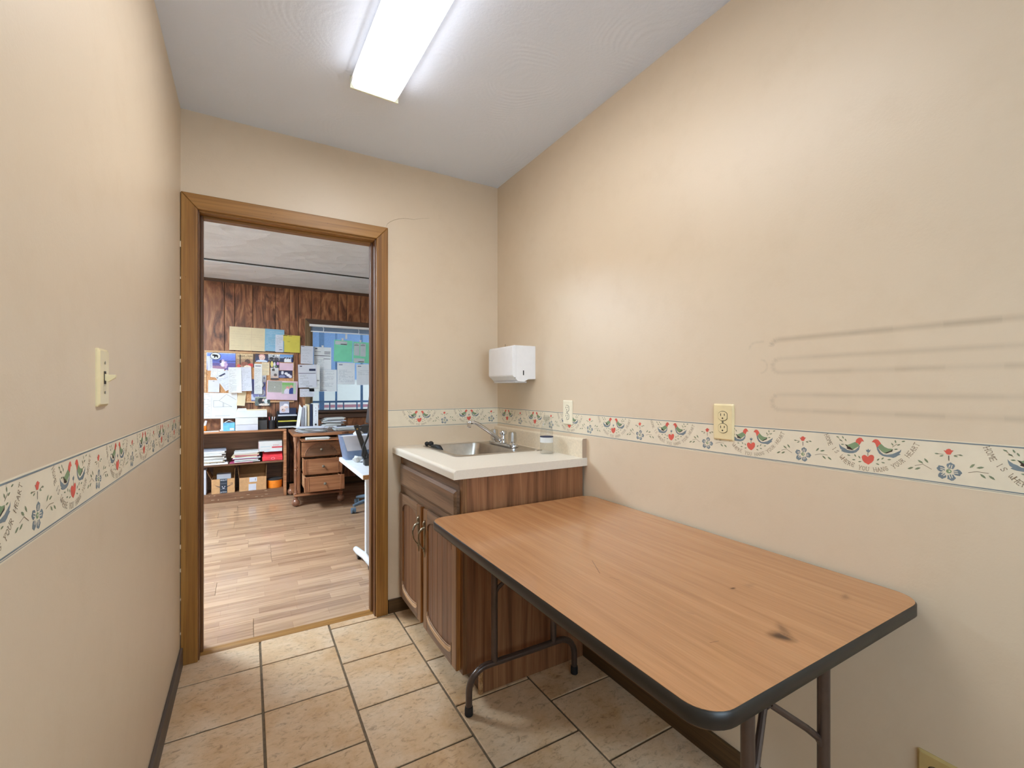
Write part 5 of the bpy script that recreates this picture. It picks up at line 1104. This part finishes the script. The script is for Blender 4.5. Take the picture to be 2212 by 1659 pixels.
# ------------------------------------------------------------------ white adjustable desk with tub and monitor
wd = thing('white_desk', 'white adjustable desk with pale wood front edge behind the door jamb', 'desk', (1.2, 1.0, .0105))
obj('desk_top', MB().box(.897, 1.6, .585, 1.475, .618, .650), 'white_plastic', wd, bevel=.004)
obj('front_edge', MB().box(.90, 1.6, .578, .586, .62, .648), 'raw_edge_wood', wd)
obj('leg', MB().box(.95, .998, .735, .775, .06, .618), 'white_plastic', wd, bevel=.006)
obj('leg_inner', MB().box(.982, 1.02, .70, .735, .1, .618), 'grey_steel', wd, bevel=.003)
obj('leg', MB().box(1.5, 1.55, .9, .95, .06, .618), 'white_plastic', wd, bevel=.006)
obj('crossbar', MB().box(.99, 1.5, .745, .765, .5, .56).box(1.48, 1.5, .765, .92, .5, .56), 'white_plastic', wd)
for xx, yy in ((.0, .0), (.58, .17)):
    ft = obj('foot', MB().tube([(.912+xx,.885+yy,.078),(.918+xx,.84+yy,.076),(.945+xx,.74+yy,.066),(.955+xx,.58+yy,.055)], [.018,.022,.022,.018], 12), 'white_plastic', wd, smooth=True)
    for k in (.86, .62): obj('caster', MB().lathe([(.02,-.012),(.024,-.01),(.024,.01),(.02,.012)], (.93+xx+(.86-k)*.1, yy+k, .0355), 16, axis='x'), 'black_plastic', ft)
tubx = thing('paper_tub', 'blue-grey plastic tub full of papers on the white desk', 'tub', (1.02, 1.37, .651))
def ringp(x0, x1, y0, y1, r, z): return [(x, y, z) for x, y in rrect(x0, x1, y0, y1, r, 4)]
r1, r2, r3, r4 = ringp(.915,1.13,1.28,1.45,.03,.651), ringp(.88,1.17,1.25,1.475,.05,.838), ringp(.888,1.162,1.258,1.467,.045,.838), ringp(.922,1.123,1.287,1.443,.028,.656); n = len(r1)
shade_auto(obj('tub_shell', MB().add(r1+r2+r3+r4, [(k*n+i,k*n+(i+1)%n,(k+1)*n+(i+1)%n,(k+1)*n+i) for k in range(3) for i in range(n)]+[tuple(range(n))[::-1], tuple(range(3*n,4*n))]), 'blue_tub_plastic', tubx), 40)
single('loose_papers', MB().add([(.885,1.244,.843),(1.12,1.242,.843),(1.13,1.236,.73),(.92,1.24,.725),(.86,1.275,.846),(1.1,1.285,.85)], [(0,1,2,3),(4,5,1,0)]), 'cool_white_paper', 'white sheet hanging over the front of the paper tub', 'paper')
def crumple(name, lab, c, r, m_, seed, cat='paper'):
    bm = bmesh.new(); bmesh.ops.create_icosphere(bm, subdivisions=2, radius=r); q = random.Random(seed)
    for v in bm.verts: v.co *= q.uniform(.6, 1.15); v.co.z *= .75
    mz = min(v.co.z for v in bm.verts); mb = MB()
    bm.verts.index_update(); mb.add([(v.co.x+c[0], v.co.y+c[1], v.co.z-mz+c[2]) for v in bm.verts], [tuple(v.index for v in f.verts) for f in bm.faces]); bm.free()
    return single(name, mb, m_, lab, cat)
crumple('crumpled_paper', 'crumpled white paper on top of the tub contents', (1.03, 1.375, .79), .05, 'white_paper', 2)
crumple('crumpled_paper', 'crumpled grey-white paper on the desk before the tub', (.975, 1.14, .651), .035, 'white_paper', 3)
crumple('crumpled_paper', 'smaller crumpled foil-grey paper on the white desk', (1.035, 1.10, .651), .03, 'cool_white_paper', 5)
mn = thing('monitor', 'black computer monitor seen edge-on beside the door jamb', 'monitor', (1.2, 1.05, .651))
obj('screen', MB().prism([(1.080,1.165),(1.10,1.165),(1.075,.945),(1.052,.945)], 'xz', .86, 1.22), 'black_plastic', mn, bevel=.004)
obj('bezel', MB().prism([(1.073,1.168),(1.081,1.168),(1.053,.943),(1.045,.943)], 'xz', .855, .862), 'navy_binder', mn)
obj('arm', MB().tube([(1.10,1.0,1.02),(1.05,.93,.955),(1.075,.92,.945)], .01, 8), 'white_plastic', mn)
obj('arm', MB().tube([(1.05,.93,.955),(1.06,.93,.9)], .008, 8), 'white_plastic', mn)
obj('stand', MB().box(1.10, 1.17, 1.0, 1.1, .651, 1.0), 'charcoal_plastic', mn, bevel=.006)
obj('clamp_block', MB().box(.985, 1.05, .93, .99, .651, .715), 'charcoal_plastic', mn, bevel=.006)
obj('strut', MB().prism([(.912,.945),(.945,.952),(1.018,.72),(.988,.708)], 'xz', .95, .962), 'charcoal_plastic', mn, bevel=.004)
obj('strut', MB().box(.95, 1.1, .955, .962, .93, .942), 'charcoal_plastic', mn)
obj('rivet', MB().lathe([(.006,.9485),(.006,.951)], (.936,0,.92), 10, axis='y'), 'brass', mn)
obj('cable', MB().tube([(1.03,.95,.945),(1.01,.935,.87),(.975,.93,.79),(.968,.93,.73),(.985,.93,.70),(1.003,.93,.708),(1.008,.935,.735)], .0075, 10), 'black_plastic', mn, smooth=True)
obj('cable', MB().tube([(1.035,.95,.945),(1.03,.93,.84),(1.045,.925,.75),(1.063,.925,.68),(1.05,.92,.662)], .0075, 10), 'black_plastic', mn, smooth=True)
# ------------------------------------------------------------------ office chair
ch = thing('office_chair', 'dark swivel office chair on casters under the antique desk', 'chair', (1.42, 2.2, .0105))
obj('column', MB().lathe([(.035,.1),(.03,.13),(.02,.14),(.02,.4)], (1.42,2.2,0), 16), 'charcoal_plastic', ch)
for k in range(5):
    a = R(200+72*k); ex, ey = 1.42+.31*math.cos(a), 2.2+.31*math.sin(a)
    ar = obj('base_arm', MB().tube([(1.42,2.2,.125),(1.42+.15*math.cos(a),2.2+.15*math.sin(a),.115),(ex,ey,.085)], [.026,.022,.015], 10), 'slate_plastic', ch)
    obj('caster', MB().lathe([(.012,-.022),(.028,-.02),(.028,-.004),(.02,0),(.028,.004),(.028,.02),(.012,.022)], (ex,ey,.039), 16, axis='x'), 'slate_plastic', ar)
obj('seat', MB().prism(rrect(1.19,1.65,1.98,2.44,.08), 'xy', .42, .50), 'charcoal_plastic', ch, bevel=.02)
obj('backrest', MB().prism(rrect(1.24,1.62,.56,.84,.08), 'xz', 2.42, 2.47), 'charcoal_plastic', ch, bevel=.015)
obj('back_bar', MB().tube([(1.42,2.25,.41),(1.42,2.48,.43),(1.42,2.475,.62)], .016, 8), 'charcoal_plastic', ch)
